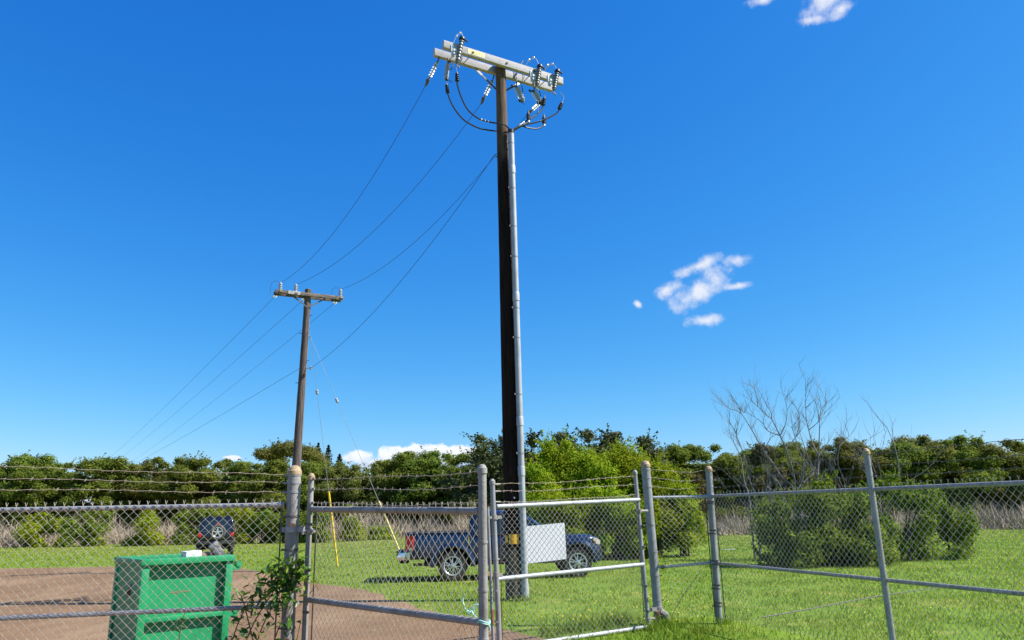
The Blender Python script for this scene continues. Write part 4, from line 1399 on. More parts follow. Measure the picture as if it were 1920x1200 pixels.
# ------------------------------------------------------------------ right fence: gate post, short panel, corner post, return panel
fr = thing('chain_link_fence', 'chain-link fence corner right of the gate, with grey posts on the grass', 'fence', (2.06, 12.0, 0))
R0b, R0t = np.array([2.105, 12.0, -.1]), np.array([2.055, 12.0, 2.36])
post(R0b, R0t, .069, fr, GALV, True)
C0b, C0t = np.array([3.005, 12.0, -.1]), np.array([3.045, 12.0, 2.27])
post(C0b, C0t, .052, fr, GALV, True)
for z0_, z1_, nm in ((1.858, 1.855, 'top_rail'), (.82, .87, 'middle_rail')):
    a, b = np.array([2.14, 12.0, z0_]), np.array([2.99, 12.0, z1_])
    MB().tube([a, b], .022, 12).lathe(b + np.array([.02, 0, 0]), a - b, [(0, .02), (.004, .031), (.07, .031), (.075, .022)], 12).build(nm, GALV_NEW, fr)
    ties(a, b, .022, fr, .3, GALV)
MB().lathe((2.19, 12, .825), (1, .05, 0), [(0, .022), (.002, .032), (.05, .032), (.052, .022)], 10).build('rail_collar', RUST, fr)
chain_mesh((2.20, 12.0), (2.95, 12.0), .10, 1.85, 1.85, fr, LINK_GREY, off=.030, wire=.0027)
tension_bar((2.945, 11.97), .1, 1.84, fr, BLACKRUB)
bands(C0b, C0t, (.25, .5, .85, 1.3, 1.75), .052, fr, (-1, 0))
for k, (za, zb) in enumerate(((2.30, 2.25), (2.17, 2.11), (2.03, 2.00))):
    barbed((2.11, 12.0, za), (2.99, 12.0, zb), fr, seed=30 + k, sag=.03)
for z_ in (.35, .7, 1.05, 1.45, 2.02, 2.16, 2.29):
    bands(R0b, R0t, (z_,), .069, fr, (1, 0), GALV_OLD)
UR = norm(np.array([.33, -.945, 0]))
RA = np.array([3.03, 12.0, 0]); N1 = RA + UR * 3.3; N2 = RA + UR * 6.6
for N_ in (N1, N2):
    post(N_ + Z * -.2, N_ + Z * 2.27, .034, fr, GALV, True)
for z_, nm in ((1.86, 'top_rail'), (.865, 'middle_rail')):
    a, b = RA + Z * z_ + UR * .045, N2 + Z * (z_ - .035)
    MB().tube(densify([a, b], .6), .0225, 12).lathe(a - UR * .02, UR, [(0, .02), (.004, .031), (.07, .031), (.075, .022)], 12).build(nm, GALV, fr)
    ties(a, b, .0225, fr, .5, STRIP)
chain_mesh((RA + UR * .10)[:2], N2[:2], .08, 1.86, 1.83, fr, LINK_GREY, off=.030, wire=.0027)
tension_bar(RA + UR * .11 - np.array([.0, .03, 0]), .1, 1.84, fr, BLACKRUB)
bands(C0b, C0t, (.3, .55, .9, 1.35, 1.78), .052, fr, UR)
for k, z_ in enumerate((2.25, 2.11, 2.0)):
    barbed(RA + Z * z_ + UR * .05, N2 + Z * (z_ - .02), fr, seed=40 + k, sag=.01, m_=STRIP)
    MB().tube([RA + Z * z_, RA + Z * z_ + np.array([.10, -.05, -.01])], .007, 5).build('wire_clip', BARB, fr)
# rusty hinge lump and concrete at the foot of the right gate post
e = MB().lathe((2.10, 12.0, .20), (0, 0, 1), [(0, .069), (.003, .082), (.06, .082), (.063, .069)], 14)
e.box((2.03, 11.92, .23), (.12, .05, .05), [norm([.8, .5, 0]), norm([-.5, .8, 0]), Z])
e.build('hinge_collar', GALV_OLD, fr)
MB().bbox((2.07, 11.90, .16), (.07, .05, .10), .012).build('rusty_latch_plate', RUST, fr)
MB().tube([(2.12, 11.93, .2), (2.2, 11.92, .14), (2.25, 11.93, .05)], [.05, .05, .02], 8).build('hinge_knuckle', GALV_OLD, fr)

# ------------------------------------------------------------------ white board on the gate
off_ = -.048
tl, tr, br_, bl = ((.509, 1.493), (1.183, 1.525), (1.196, 1.043), (.520, 1.016))
qd = [HA + uh * s - nh * .03 + Z * z_ for s, z_ in (bl, br_, tr, tl)]
sg = MB().slab(qd, .004).build('sign_board', SIGNW, smooth=False)
tag(sg, 'blank white rectangular board seen from the back, wired to the right gate leaf', 'sign board')

# ------------------------------------------------------------------ teal rope on the open leaf
pts_ = spline([np.array(p) + np.array([0.0, -.0, 0]) for p in PTS['rope1']], 6)
rp = MB().tube(pts_, .0055, 6)
ring = [GB + Z * (.86 + .01 * math.sin(q * 2)) + np.array([math.cos(q), math.sin(q), 0]) * .045 for q in np.linspace(0, 6.283 * 2, 40)]
rp.tube([p + Z * .012 * i / 20 for i, p in enumerate(ring)], .0055, 6)
rp.tube(spline([pts_[6], pts_[6] + np.array([.02, -.02, -.05]), pts_[16] + np.array([.03, 0, .02]), pts_[30]], 6), .0055, 6)
o = rp.build('rope', ROPE)
tag(o, 'tangled pale teal rope tied round the open gate leaf near its middle rail', 'rope')

# ------------------------------------------------------------------ loose wire and dry stems in the grass
o = MB().tube(spline(list(PTS['wire_on_grass']) + [(6.6, 14.3, .10), (9.0, 16.4, .02)], 8), .009, 6).build('loose_wire', STRIP)
tag(o, 'thin dark loose wire lying low over the grass at bottom right', 'wire')
o = MB().tube(spline([(2.43, 12.7, 0.0)] + [tuple(p) for p in PTS['dry_stem']], 6), .006, 5).tube([(2.62, 12.4, .42), (2.70, 12.35, .47)], .004, 4).build('dry_stem', STRAW)
tag(o, 'single dry orange weed stalk leaning between the two right-hand posts', 'dry stalk')
o = MB().bbox((8.73, 32.3, .06), (.55, .06, .03), .006, [norm([1, .05, 0]), norm([-.05, 1, 0]), Z]).build('pale_stick', CARTON)
tag(o, 'short pale stick lying on the grass left of the dark bush', 'stick')

# ================================================================== pickup truck (local: +x front, -y near side)
TRK = thing('pickup_truck', 'dark blue pickup truck parked on the grass behind the tall utility pole', 'pickup truck', (-.12, 21.50, 0), rad(4.9))
XR, XF, WR, AR_ = -1.65, 1.65, .385, .475


def arch(x, base):
    z = base
    for xw in (XR, XF):
        d = abs(x - xw)
        if d < AR_:
            z = max(z, .385 + math.sqrt(AR_ ** 2 - d ** 2))
    return z


def stations(x0, x1, step=.12):
    xs = list(np.arange(x0, x1, step)) + [x1]
    for xw in (XR, XF):
        for q in np.linspace(0, math.pi, 17):
            x = xw - AR_ * math.cos(q)
            if x0 < x < x1:
                xs.append(x)
        for e in (-1, 1):
            x = xw + e * (AR_ + .001)
            if x0 < x < x1:
                xs.append(x)
    return sorted(set(round(float(x), 4) for x in xs))


def wside(x):
    """Half width of the body side at its widest line."""
    w = .90
    if x > 1.5:
        w -= .16 * ((x - 1.5) / 1.0) ** 2
    if x < -2.3:
        w -= .05 * ((-2.3 - x) / .35) ** 2
    return w


# cargo bed: U-shaped section
rings = []
for x in stations(-2.66, -1.25):
    zb = arch(x, .56); w = wside(x)
    zm = max(.95, zb + .06)
    prof = [(w - .05, zb), (w, zb + .05), (w + .005, zm), (w - .02, 1.14), (w - .045, 1.215), (w - .10, 1.225), (w - .12, 1.19), (w - .14, .99), (w - .14, .985)]
    ring = [(x, y, z) for y, z in prof] + [(x, -y, z) for y, z in prof[::-1]]
    rings.append(ring)
bed = MB().loft(rings).build('cargo_bed', NAVY, TRK, local=True)
for s in (-1, 1):
    MB().bbox((-1.955, s * .845, 1.232), (1.40, .10, .022), .008).build('bed_rail_cap', RAILCAP, TRK, local=True)
tg = MB().bbox((-2.665, 0, .93), (.07, 1.56, .56), .02).build('tailgate', NAVY, TRK, local=True)
MB().bbox((-2.708, 0, 1.02), (.02, .30, .10), .008).build('tailgate_handle', TRIM, tg, local=True)
MB().bbox((-2.67, 0, 1.225), (.08, 1.58, .025), .01).build('tailgate_cap', TRIM, tg, local=True)

# cab and nose lower body
rings = []
for x in stations(-1.21, 2.50, .10):
    zb = arch(x, .46); w = wside(x)
    if x < 1.05:
        zt, zc = 1.13, 1.13
    else:
        q = (x - 1.05) / 1.45
        zt = 1.12 - .05 * q - .10 * q ** 3
        zc = 1.15 - .04 * q - .10 * q ** 3
    if x > 2.2:
        zb = max(zb, .46 + .05 * (x - 2.2) / .3)
        w -= .10 * ((x - 2.2) / .3) ** 2
    zm = max(.86, zb + .05)
    prof = [(w - .06, zb), (w - .01, zb + .04), (w + .004, min(zm, zt - .08)), (w - .025, zt - .05), (w - .08, zt), (w * .55, (zt + zc * 2) / 3), (0.02, zc)]
    ring = [(x, y, z) for y, z in prof] + [(x, -y, z) for y, z in prof[::-1]]
    rings.append(ring)
body = MB().loft(rings).build('body', NAVY, TRK, local=True)
# front bumper / fascia
rings = []
for x, w, z0_, z1_ in ((2.05, .88, .42, .72), (2.3, .87, .42, .78), (2.48, .80, .44, .80), (2.58, .66, .46, .80), (2.62, .4, .5, .78)):
    rings.append([(x, w, z0_), (x, w + .01, (z0_ + z1_) / 2), (x, w, z1_), (x, -w, z1_), (x, -w - .01, (z0_ + z1_) / 2), (x, -w, z0_)])
fbm = MB().loft(rings).build('front_bumper', NAVY, TRK, local=True)
MB().bbox((2.545, 0, .87), (.06, .95, .17), .02).build('grille', CHROME, TRK, local=True)
for s in (-1, 1):
    hl = MB().loft([[(x, s * w, z0_), (x, s * (w + .02), z1_), (x, s * (w - .2), z1_ + .01), (x, s * (w - .2), z0_)] for x, w, z0_, z1_ in ((2.16, .845, .90, 1.02), (2.32, .80, .84, .99), (2.46, .70, .82, .95), (2.55, .60, .82, .92))])
    h_ = hl.build('headlight', CLEARL, TRK, local=True)
    MB().bbox((2.24, s * .842, .90), (.10, .03, .05), .01).build('indicator', AMBER, h_, local=True)

# greenhouse
rb_, rt_ = [(-1.0, .86, 1.12), (1.10, .84, 1.12)], [(-.92, .68, 1.71), (.20, .66, 1.73)]


def cabring(xr, xf, w, wf, z, c=.06, zf=None):
    zf = z if zf is None else zf
    return [(xr + c, w, z), (xf - c * 1.5, wf, zf), (xf, wf - c * 2.5, zf), (xf + .04, 0, zf), (xf, -wf + c * 2.5, zf), (xf - c * 1.5, -wf, zf), (xr + c, -w, z), (xr, -w + c, z), (xr, w - c, z)]


cab = MB().loft([cabring(-1.22, 1.12, .865, .845, 1.115), cabring(-1.175, .66, .78, .765, 1.42), cabring(-1.13, .22, .69, .67, 1.70, zf=1.71), cabring(-1.07, .12, .62, .60, 1.755, .1), cabring(-.9, -.05, .4, .4, 1.775, .1)]).build('cab', NAVY, TRK, local=True)


def side_pane(x0b, x1b, x0t, x1t, s, zb=1.15, zt=1.66, o=.012):
    def y(z):
        return .865 - (z - 1.115) * (.175 / .585) + o
    return [(x0b, s * y(zb), zb), (x1b, s * y(zb), zb), (x1t, s * y(zt), zt), (x0t, s * y(zt), zt)]


for s in (-1, 1):
    for (a, b, c, d, gmat) in ((-1.08, -.20, -1.02, -.20, GLASS), (-.12, .90, -.12, .20, GLASS)):
        q = side_pane(a, b, c, d, s)
        wn_ = MB().slab(q if s < 0 else q[::-1], .004).build('side_window', gmat, TRK, local=True, smooth=False)
        fr_ = [np.array(p) + np.array([0, s * .002, 0]) for p in q]
        MB().tube(fr_ + [fr_[0]], .014, 4).build('window_trim', TRIM, wn_, local=True)
    # doors with handles: panels a few mm proud of the body side
    for x0, x1, nm in ((-1.03, -.17, 'rear'), (-.14, .98, 'front')):
        rg = []
        for x in np.linspace(x0, x1, 7):
            w = wside(x) + .006
            if x < -1.65 + .475 + .02:
                pass
            rg.append([(x, s * (w - .05), .53), (x, s * (w + .004), .86), (x, s * (w - .02), 1.06), (x, s * (w - .055), 1.115), (x, s * (w - .08), 1.115), (x, s * (w - .09), .53)])
        dr = MB().loft(rg).build('door', NAVY, TRK, local=True)
        MB().bbox((x0 + .12, s * (.905), 1.0), (.17, .035, .035), .01).build('door_handle', NAVY, dr, local=True)
    mi = MB().bbox((.80, s * .99, 1.20), (.11, .20, .17), .035).tube([(.84, s * .80, 1.13), (.82, s * .92, 1.16)], .03, 6).build('side_mirror', TRIM, TRK, local=True)
    # flared wheel arches
    for xw in (XR, XF):
        rg = []
        for q in np.linspace(-.12, math.pi + .12, 26):
            cx, cz = math.cos(q), math.sin(q)
            bul = .045
            rr0, rr1 = AR_ - .008, AR_ + .12
            y0 = wside(xw) - .06
            y1 = min(wside(xw - cx * rr0), .9) + bul
            zlow = max(.385 + cz * rr0, .36)
            zhigh = max(.385 + cz * rr1, .36)
            rg.append([(xw + cx * rr0, s * y0, zlow), (xw + cx * rr0, s * y1, zlow), (xw + cx * (rr0 + .04), s * (y1 + .008), max(.385 + cz * (rr0 + .04), .36)), (xw + cx * rr1, s * (y1 - .045), zhigh), (xw + cx * rr1, s * y0, zhigh)])
        MB().loft(rg).build('wheel_arch', NAVY, TRK, local=True)
    tl_ = MB().loft([[(-2.70, s * .80, z), (-2.685, s * .865, z), (-2.55, s * (.892), z), (-2.52, s * .87, z), (-2.6, s * .78, z)] for z in (.80, .86, 1.10, 1.16)])
    t_ = tl_.build('tail_light', REDL, TRK, local=True)
    MB().slab([(-2.612, s * .895, .80), (-2.56, s * .902, .80), (-2.56, s * .902, .87), (-2.612, s * .895, .87)], .004).build('reverse_lens', CLEARL, t_, local=True)
MB().slab([(1.085, .62, 1.16), (1.085, -.62, 1.16), (.26, -.55, 1.665), (.26, .55, 1.665)], .03).build('windscreen', GLASS_GREEN, TRK, local=True, smooth=False)
MB().slab([(-1.222, -.72, 1.18), (-1.222, .72, 1.18), (-1.155, .60, 1.64), (-1.155, -.60, 1.64)], .012).build('rear_window', GLASS, TRK, local=True, smooth=False)
# rear bumper
rings = []
for y, x0, x1 in ((-.93, -2.60, -2.72), (-.86, -2.62, -2.83), (-.55, -2.66, -2.87), (.55, -2.66, -2.87), (.86, -2.62, -2.83), (.93, -2.60, -2.72)):
    rings.append([(x0, y, .56), (x1, y, .56), (x1 - .01, y, .66), (x1 + .015, y, .745), (x0, y, .755)])
rbm = MB().loft(rings).build('rear_bumper', CHROME, TRK, local=True)
MB().bbox((-2.77, 0, .762), (.20, 1.5, .02), .006).build('bumper_step', TRIM, rbm, local=True)
MB().bbox((-2.74, 0, .50), (.18, .6, .10), .02).build('tow_bar', UNDER, TRK, local=True)
MB().bbox((0, 0, .48), (4.7, 1.02, .22), .02).bbox((-1.9, 0, .62), (1.5, 1.2, .14), .02).bbox((.9, 0, .70), (2.3, 1.1, .3), .02).bbox((-1.65, 0, .68), (1.06, 1.24, .38), .02).bbox((1.65, 0, .70), (1.02, 1.24, .34), .02).tube([(XR, -.7, .38), (XR, .7, .38)], .06, 8).tube([(XF, -.7, .38), (XF, .7, .38)], .05, 8).build('chassis', UNDER, TRK, local=True)
MB().tube([(-2.55, -.55, .42), (-2.0, -.52, .42)], .035, 8).build('exhaust_pipe', STRIP, TRK, local=True)
for x0, x1 in ((-.98, 1.08),):
    for s in (-1, 1):
        MB().bbox(((x0 + x1) / 2, s * .86, .44), (x1 - x0, .10, .06), .02).build('side_step', TRIM, TRK, local=True)


def make_wheel(parent, loc, s, R=.385, W=.26, rimr=.245, spokes=6, alloy=ALLOY, pair=True, face=None):
    """Tyre lathe with a rim and paired spokes; s is the side its face points to."""
    d = np.array([0, s, 0.0]) if face is None else face
    o_ = np.array(loc, float)
    prof = [(-W / 2, rimr), (-W / 2 - .006, R * .84), (-W / 2 + .03, R * .965), (-W / 2 + .05, R), (W / 2 - .05, R), (W / 2 - .03, R * .965), (W / 2 + .006, R * .84), (W / 2, rimr), (W / 2 - .05, rimr - .012), (-W / 2 + .04, rimr - .012)]
    ty = MB()
    ty.lathe(o_, d, prof, 36, caps=False)
    w_ = ty.build('wheel', TYRE, parent, local=True)
    rm = MB()
    rm.lathe(o_ + d * (W / 2 - .10), d, [(0, rimr - .02), (.09, rimr - .02), (.103, rimr), (.108, rimr), (.108, rimr - .02), (.09, rimr - .035)], 32, caps=False)
    s1, t1 = frame(d)
    for k in range(spokes):
        for e in ((-.11, .11) if pair else (0,)):
            a = 2 * math.pi * k / spokes + .3
            v0 = s1 * math.cos(a) + t1 * math.sin(a)
            a2_ = a + e * 1.9
            v1 = s1 * math.cos(a2_) + t1 * math.sin(a2_)
            p0 = o_ + d * (W / 2 - .012) + v0 * .045
            p1 = o_ + d * (W / 2 - .022) + v1 * (rimr - .02)
            u_ = norm(p1 - p0); sd = np.cross(d, u_)
            rm.box((p0 + p1) / 2, (np.linalg.norm(p1 - p0), .026 if pair else .06, .025), [u_, sd, d])
    rm.lathe(o_ + d * (W / 2 - .05), d, [(0, .07), (.045, .065), (.052, .04), (.058, .03)], 16)
    rm.build('rim', alloy, w_, local=True)
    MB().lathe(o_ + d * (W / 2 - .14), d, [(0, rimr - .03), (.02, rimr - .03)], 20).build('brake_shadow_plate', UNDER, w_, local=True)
    return w_


for xw in (XR, XF):
    for s in (-1, 1):
        make_wheel(TRK, (xw, s * .79, .385), s)

# longer tail, shorter nose: stretch the overhangs about the axles
for ch in list(TRK.children):
    for o_ in [ch] + list(ch.children):
        for v in o_.data.vertices:
            if v.co.x < -2.2:
                v.co.x = -2.2 + (v.co.x + 2.2) * 1.40
            elif v.co.x > 2.02:
                v.co.x = 2.02 + (v.co.x - 2.02) * .58
        o_.data.update()

# ================================================================== dark off-road car behind the bin (seen from the rear; local -y is its rear)
JP = thing('off_road_car', 'boxy black off-road car seen from behind, spare wheel on its back door', 'car', (-15.20, 39.2, 0), rad(21))
hw = .80
rings = []
for y, w, z1_ in ((-2.0, hw, 1.12), (-1.9, hw + .02, 1.14), (.3, hw + .02, 1.14), (1.4, hw - .08, 1.10), (2.0, hw - .14, 1.06)):
    rings.append([(-w, y, .62), (-w, y, z1_), (w, y, z1_), (w, y, .62)])
MB().loft(rings).build('body', NAVY_DARK, JP, local=True, bevel=.03)
rings = []
for z, x_, y0, y1 in ((1.14, hw, -1.97, .45), (1.5, hw - .05, -1.92, .30), (1.78, hw - .10, -1.86, .12), (1.86, hw - .17, -1.78, -.02)):
    rings.append([(-x_, y0, z), (-x_, y1, z), (x_, y1, z), (x_, y0, z)])
MB().loft(rings).build('hard_top', NAVY_DARK, JP, local=True, bevel=.03)
MB().slab([(-.56, -1.975, 1.20), (.56, -1.975, 1.20), (.52, -1.895, 1.70), (-.52, -1.895, 1.70)], -.012).build('rear_window', GLASS, JP, local=True, smooth=False)
for s in (-1, 1):
    MB().slab([(s * (hw + .004), -1.75, 1.24), (s * (hw + .004), -.75, 1.24), (s * (hw - .08), -.75, 1.70), (s * (hw - .08), -1.70, 1.70)], .012 * s).build('side_window', GLASS_GREEN, JP, local=True, smooth=False)
    MB().bbox((s * .725, -2.03, 1.02), (.15, .08, .20), .02).build('tail_light', REDL, JP, local=True)
    rg = []
    for q in np.linspace(-.1, math.pi + .1, 18):
        c_, s_ = math.cos(q), math.sin(q)
        rg.append([(s * .70, -1.25 + c_ * .47, .42 + s_ * .45), (s * .87, -1.25 + c_ * .47, .42 + s_ * .42), (s * .87, -1.25 + c_ * .53, .42 + s_ * .48), (s * .70, -1.25 + c_ * .53, .42 + s_ * .52)])
    MB().loft(rg).build('wheel_arch', TRIM, JP, local=True)
    rg = [[(x, y + 2.55, z) for x, y, z in r] for r in rg]
    MB().loft(rg).build('wheel_arch', TRIM, JP, local=True)
    for y in (-1.25, 1.3):
        make_wheel(JP, (s * .73, y, .40), s, R=.40, W=.24, rimr=.22, spokes=5, pair=False, face=np.array([s, 0, 0.0]))
MB().bbox((0, -2.10, .66), (1.70, .20, .17), .03).build('rear_bumper', TRIM, JP, local=True)
MB().bbox((0, -2.015, .93), (1.22, .05, .46), .02).build('back_door', NAVY_DARK, JP, local=True)
MB().bbox((0, -2.02, 1.165), (1.30, .04, .03), .006).build('waist_trim', RAILCAP, JP, local=True)
make_wheel(JP, (0.06, -2.17, 1.13), -1, R=.375, W=.23, rimr=.245, spokes=5, pair=False, face=np.array([0, -1.0, 0]))
MB().bbox((0.06, -2.06, 1.53), (.22, .05, .045), .01).build('brake_lamp', REDL, JP, local=True)
MB().bbox((0, 0, .56), (1.2, 3.7, .2), .02).tube([(-.75, -1.25, .40), (.75, -1.25, .40)], .07, 8).tube([(.5, -2.0, .48), (.5, -1.4, .48)], .09, 8).build('chassis', UNDER, JP, local=True)

# ================================================================== green waste bin
BY = rad(41)
BX = np.array([math.cos(BY), math.sin(BY), 0]); BN = np.array([math.sin(BY), -math.cos(BY), 0])   # along the front, and out of it
BR = np.array([-3.74, 10.30, 0])                                                                  # right front corner on the ground
DL, DD, DH = 1.12, 1.25, 1.20
dc = BR - BX * DL / 2 - BN * DD / 2
bin_ = thing('dumpster', 'open green steel dumpster full of rubbish behind the left chain-link fence', 'dumpster', tuple(dc))
bax = [BX, BN, Z]


def bp(x, n_, z):
    """x: metres left of the right edge; n_: metres in front of the front corner posts."""
    return BR - BX * x + BN * n_ + Z * z


MB().box(bp(DL / 2, -.11, .63), (DL - .10, .02, 1.04), bax).build('front_panel', GREENP, bin_, smooth=False)
MB().box(bp(DL / 2, -DD + .05, .63), (DL - .10, .02, 1.04), bax).build('back_panel', GREENP, bin_, smooth=False)
for x in (.04, DL - .04):
    MB().box(bp(x, -DD / 2, .63), (.02, DD - .22, 1.04), bax).build('side_panel', GREENP, bin_, smooth=False)
MB().box(bp(DL / 2, -DD / 2, .12), (DL - .1, DD - .1, .04), bax).build('bin_floor', GREENP, bin_, smooth=False)
for x in (.045, DL - .045):
    for n_ in (-.065, -DD + .045):
        MB().bbox(bp(x, n_, .60), (.09, .13 if n_ > -1 else .09, 1.12), .008, bax).build('corner_post', GREENP, bin_)
for n_, w in ((-.045, .15), (-DD + .03, .10)):
    MB().bbox(bp(DL / 2, n_, 1.178), (DL + .04, w, .075), .01, bax).build('top_lip', GREENP, bin_)
for x in (.03, DL - .03):
    MB().bbox(bp(x, -DD / 2, 1.178), (.10, DD - .18, .075), .01, bax).build('top_lip', GREENP, bin_)
MB().bbox(bp(DL / 2, -.055, .50), (DL - .16, .10, .055), .008, bax).build('front_rib', GREENP, bin_)
for z_ in (1.045, .47):
    lg = MB().bbox(bp(-.055, -.09, z_), (.15, .06, .05), .008, bax)
    lg.tube([bp(-.10, -.13, z_ + .05), bp(-.10, -.05, z_ + .05)], .04, 8)
    lg.build('side_lug', GREENP, bin_)
MB().box(bp(.60, -.098, .80), (.20, .002, .015), bax).box(bp(.68, -.098, .79), (.12, .002, .01), bax).build('scuff_mark', GREEND, bin_)


def crumple(c, size, seed, m_, name, sub=3, amp=.25):
    bm = bmesh.new()
    bmesh.ops.create_icosphere(bm, subdivisions=sub, radius=1.0)
    for v in bm.verts:
        nz_ = mnoise.noise(v.co * 1.7 + Vector((seed, 0, 0))) + .5 * mnoise.noise(v.co * 4 + Vector((seed, 2, 0)))
        v.co *= 1 + amp * nz_
        v.co = Vector((v.co.x * size[0], v.co.y * size[1], v.co.z * size[2]))
    me = bpy.data.meshes.new(name); bm.to_mesh(me); bm.free()
    me.materials.append(m_)
    o_ = bpy.data.objects.new(name, me); COL.objects.link(o_); o_.location = c
    return o_


for k, (x, n_, z_, sz, lb) in enumerate(((.36, -.50, .90, (.30, .32, .26), 'shiny black rubbish bag nearest the right end of the green dumpster'), (.80, -.62, .86, (.28, .34, .28), 'shiny black rubbish bag at the left end of the green dumpster'))):
    o = crumple(tuple(bp(x, n_, z_)), sz, k * 3.3, BAGB, 'rubbish_bag')
    tag(o, lb, 'rubbish bag', 'rubbish bags in the dumpster')
o = MB().bbox(bp(.13, -.26, 1.27), (.13, .06, .24), .02, [norm(BX * .8 + Z * .6), BN, norm(-BX * .6 + Z * .8)]).build('scrap_block', BAGG)
tag(o, 'crinkled dark grey scrap block tilted over the dumpster rim', 'scrap')
o = MB().bbox(bp(.48, -.20, 1.235), (.20, .20, .10), .012, [norm(BX + Z * .05), BN, norm(Z - BX * .05)]).build('carton', CARTON)
tag(o, 'crushed white carton lying on top of the dumpster rubbish', 'carton')
o = MB().bbox(bp(.24, -.36, 1.21), (.40, .16, .09), .012, [norm(BX + Z * .08), BN, norm(Z - BX * .08)]).build('cardboard_box', BROWNC)
tag(o, 'flattened brown cardboard box at the right end of the dumpster', 'cardboard box')

# ================================================================== vegetation
def leaves(points, normals, size, r, aspect=.5, jitter=.7, var=.5):
    """One kite-shaped leaf face per point."""
    n = len(points)
    nr = normals + jitter * r.normal(size=(n, 3))
    nr /= np.linalg.norm(nr, axis=1)[:, None] + 1e-9
    t_ = r.normal(size=(n, 3)); t_ -= nr * (t_ * nr).sum(1)[:, None]
    t_ /= np.linalg.norm(t_, axis=1)[:, None] + 1e-9
    b_ = np.cross(nr, t_)
    s = np.asarray(size) * (1 - var / 2 + var * r.random(n))[:, None]
    V = np.empty((n, 4, 3))
    V[:, 0] = points - t_ * s * .5
    V[:, 1] = points + b_ * s * aspect * .5 + t_ * s * .08 + nr * s * .10
    V[:, 2] = points + t_ * s * .5
    V[:, 3] = points - b_ * s * aspect * .5 + t_ * s * .08 + nr * s * .10
    return V.reshape(-1, 3), np.arange(n * 4).reshape(n, 4)


def puff(c, rr, n, r, inner=.55, up=.25):
    d = r.normal(size=(n, 3)); d /= np.linalg.norm(d, axis=1)[:, None]
    k = inner + (1.06 - inner) * r.random(n) ** .6
    lump = 1 + .16 * np.sin(d[:, 0] * 5 + c[0] * 3) * np.sin(d[:, 1] * 5 + c[1] * 2 + d[:, 2] * 4)
    p = np.asarray(c)[None] + d * np.asarray(rr)[None] * (k * lump)[:, None]
    nn_ = d.copy(); nn_[:, 2] += up
    return p, nn_


def crown(name, lobes, per, size, seed, m_, parent, aspect=.55, inner=.5, extra_sprays=0, spray=.6, jitter=.5):
    r = np.random.default_rng(seed)
    P, N, big = [], [], []
    for (c, rr) in lobes:
        rr = np.asarray(rr if hasattr(rr, '__len__') else (rr, rr, rr * .85), float)
        n = int(per * (rr[0] * rr[1] + rr[0] * rr[2] + rr[1] * rr[2]) / 3)
        p, q = puff(c, rr, n, r, inner)
        P.append(p); N.append(q)
    for (c, rr) in lobes:              # inner foliage that closes the lobes
        rr = np.asarray(rr if hasattr(rr, '__len__') else (rr, rr, rr * .85), float)
        n = int(per * .16 * (rr[0] * rr[1] + rr[0] * rr[2] + rr[1] * rr[2]) / 3) + 4
        p, q = puff(c, rr * .62, n, r, .5)
        big.append(len(P)); P.append(p); N.append(q)
    for _ in range(extra_sprays):      # single shoots that break the outline
        c, rr = lobes[r.integers(len(lobes))]
        rr = np.asarray(rr if hasattr(rr, '__len__') else (rr, rr, rr * .85), float)
        d = r.normal(size=3); d[2] = abs(d[2]) + .4; d /= np.linalg.norm(d)
        L = spray * (.5 + r.random())
        k = 14
        tt = r.random(k)
        b = np.asarray(c) + d * rr * .9
        p = b[None] + d[None] * (tt * L)[:, None] + r.normal(size=(k, 3)) * .06 * L
        P.append(p); N.append(r.normal(size=(k, 3)))
    S = np.concatenate([np.full(len(p), size * (2.2 if i in big else 1.0)) for i, p in enumerate(P)])
    P, N = np.vstack(P), np.vstack(N)
    k = P[:, 2] > .03
    V, F_ = leaves(P[k], N[k], S[k][:, None], r, aspect, jitter)
    return np_mesh(name, V, F_, m_, parent=parent)


def trunk(parent, h, r0, seed, limbs=5, spread=1.6, m_=BARK, base=(0, 0)):
    r_ = random.Random(seed)
    mb_ = MB()
    x, y = base
    pts_ = [np.array([x, y, -.1]), np.array([x + r_.uniform(-.1, .1), y, h * .35]), np.array([x + r_.uniform(-.2, .2), y + r_.uniform(-.2, .2), h * .7]), np.array([x, y, h])]
    sp = spline(pts_, 4)
    mb_.tube(sp, [r0 * (1 - .75 * i / (len(sp) - 1)) for i in range(len(sp))], 8)
    for k in range(limbs):
        i = r_.randint(3, len(sp) - 3)
        a = r_.uniform(0, 6.28); L = spread * r_.uniform(.6, 1.1)
        b = sp[i]; e = b + np.array([math.cos(a) * L, math.sin(a) * L, L * r_.uniform(.3, .9)])
        m2 = (b + e) / 2 + np.array([0, 0, .12 * L])
        mb_.tube(spline([b, m2, e], 4), [r0 * .5 * (1 - .8 * q / 8) for q in range(9)], 6)
    return mb_.build('trunk', m_, parent, local=True)


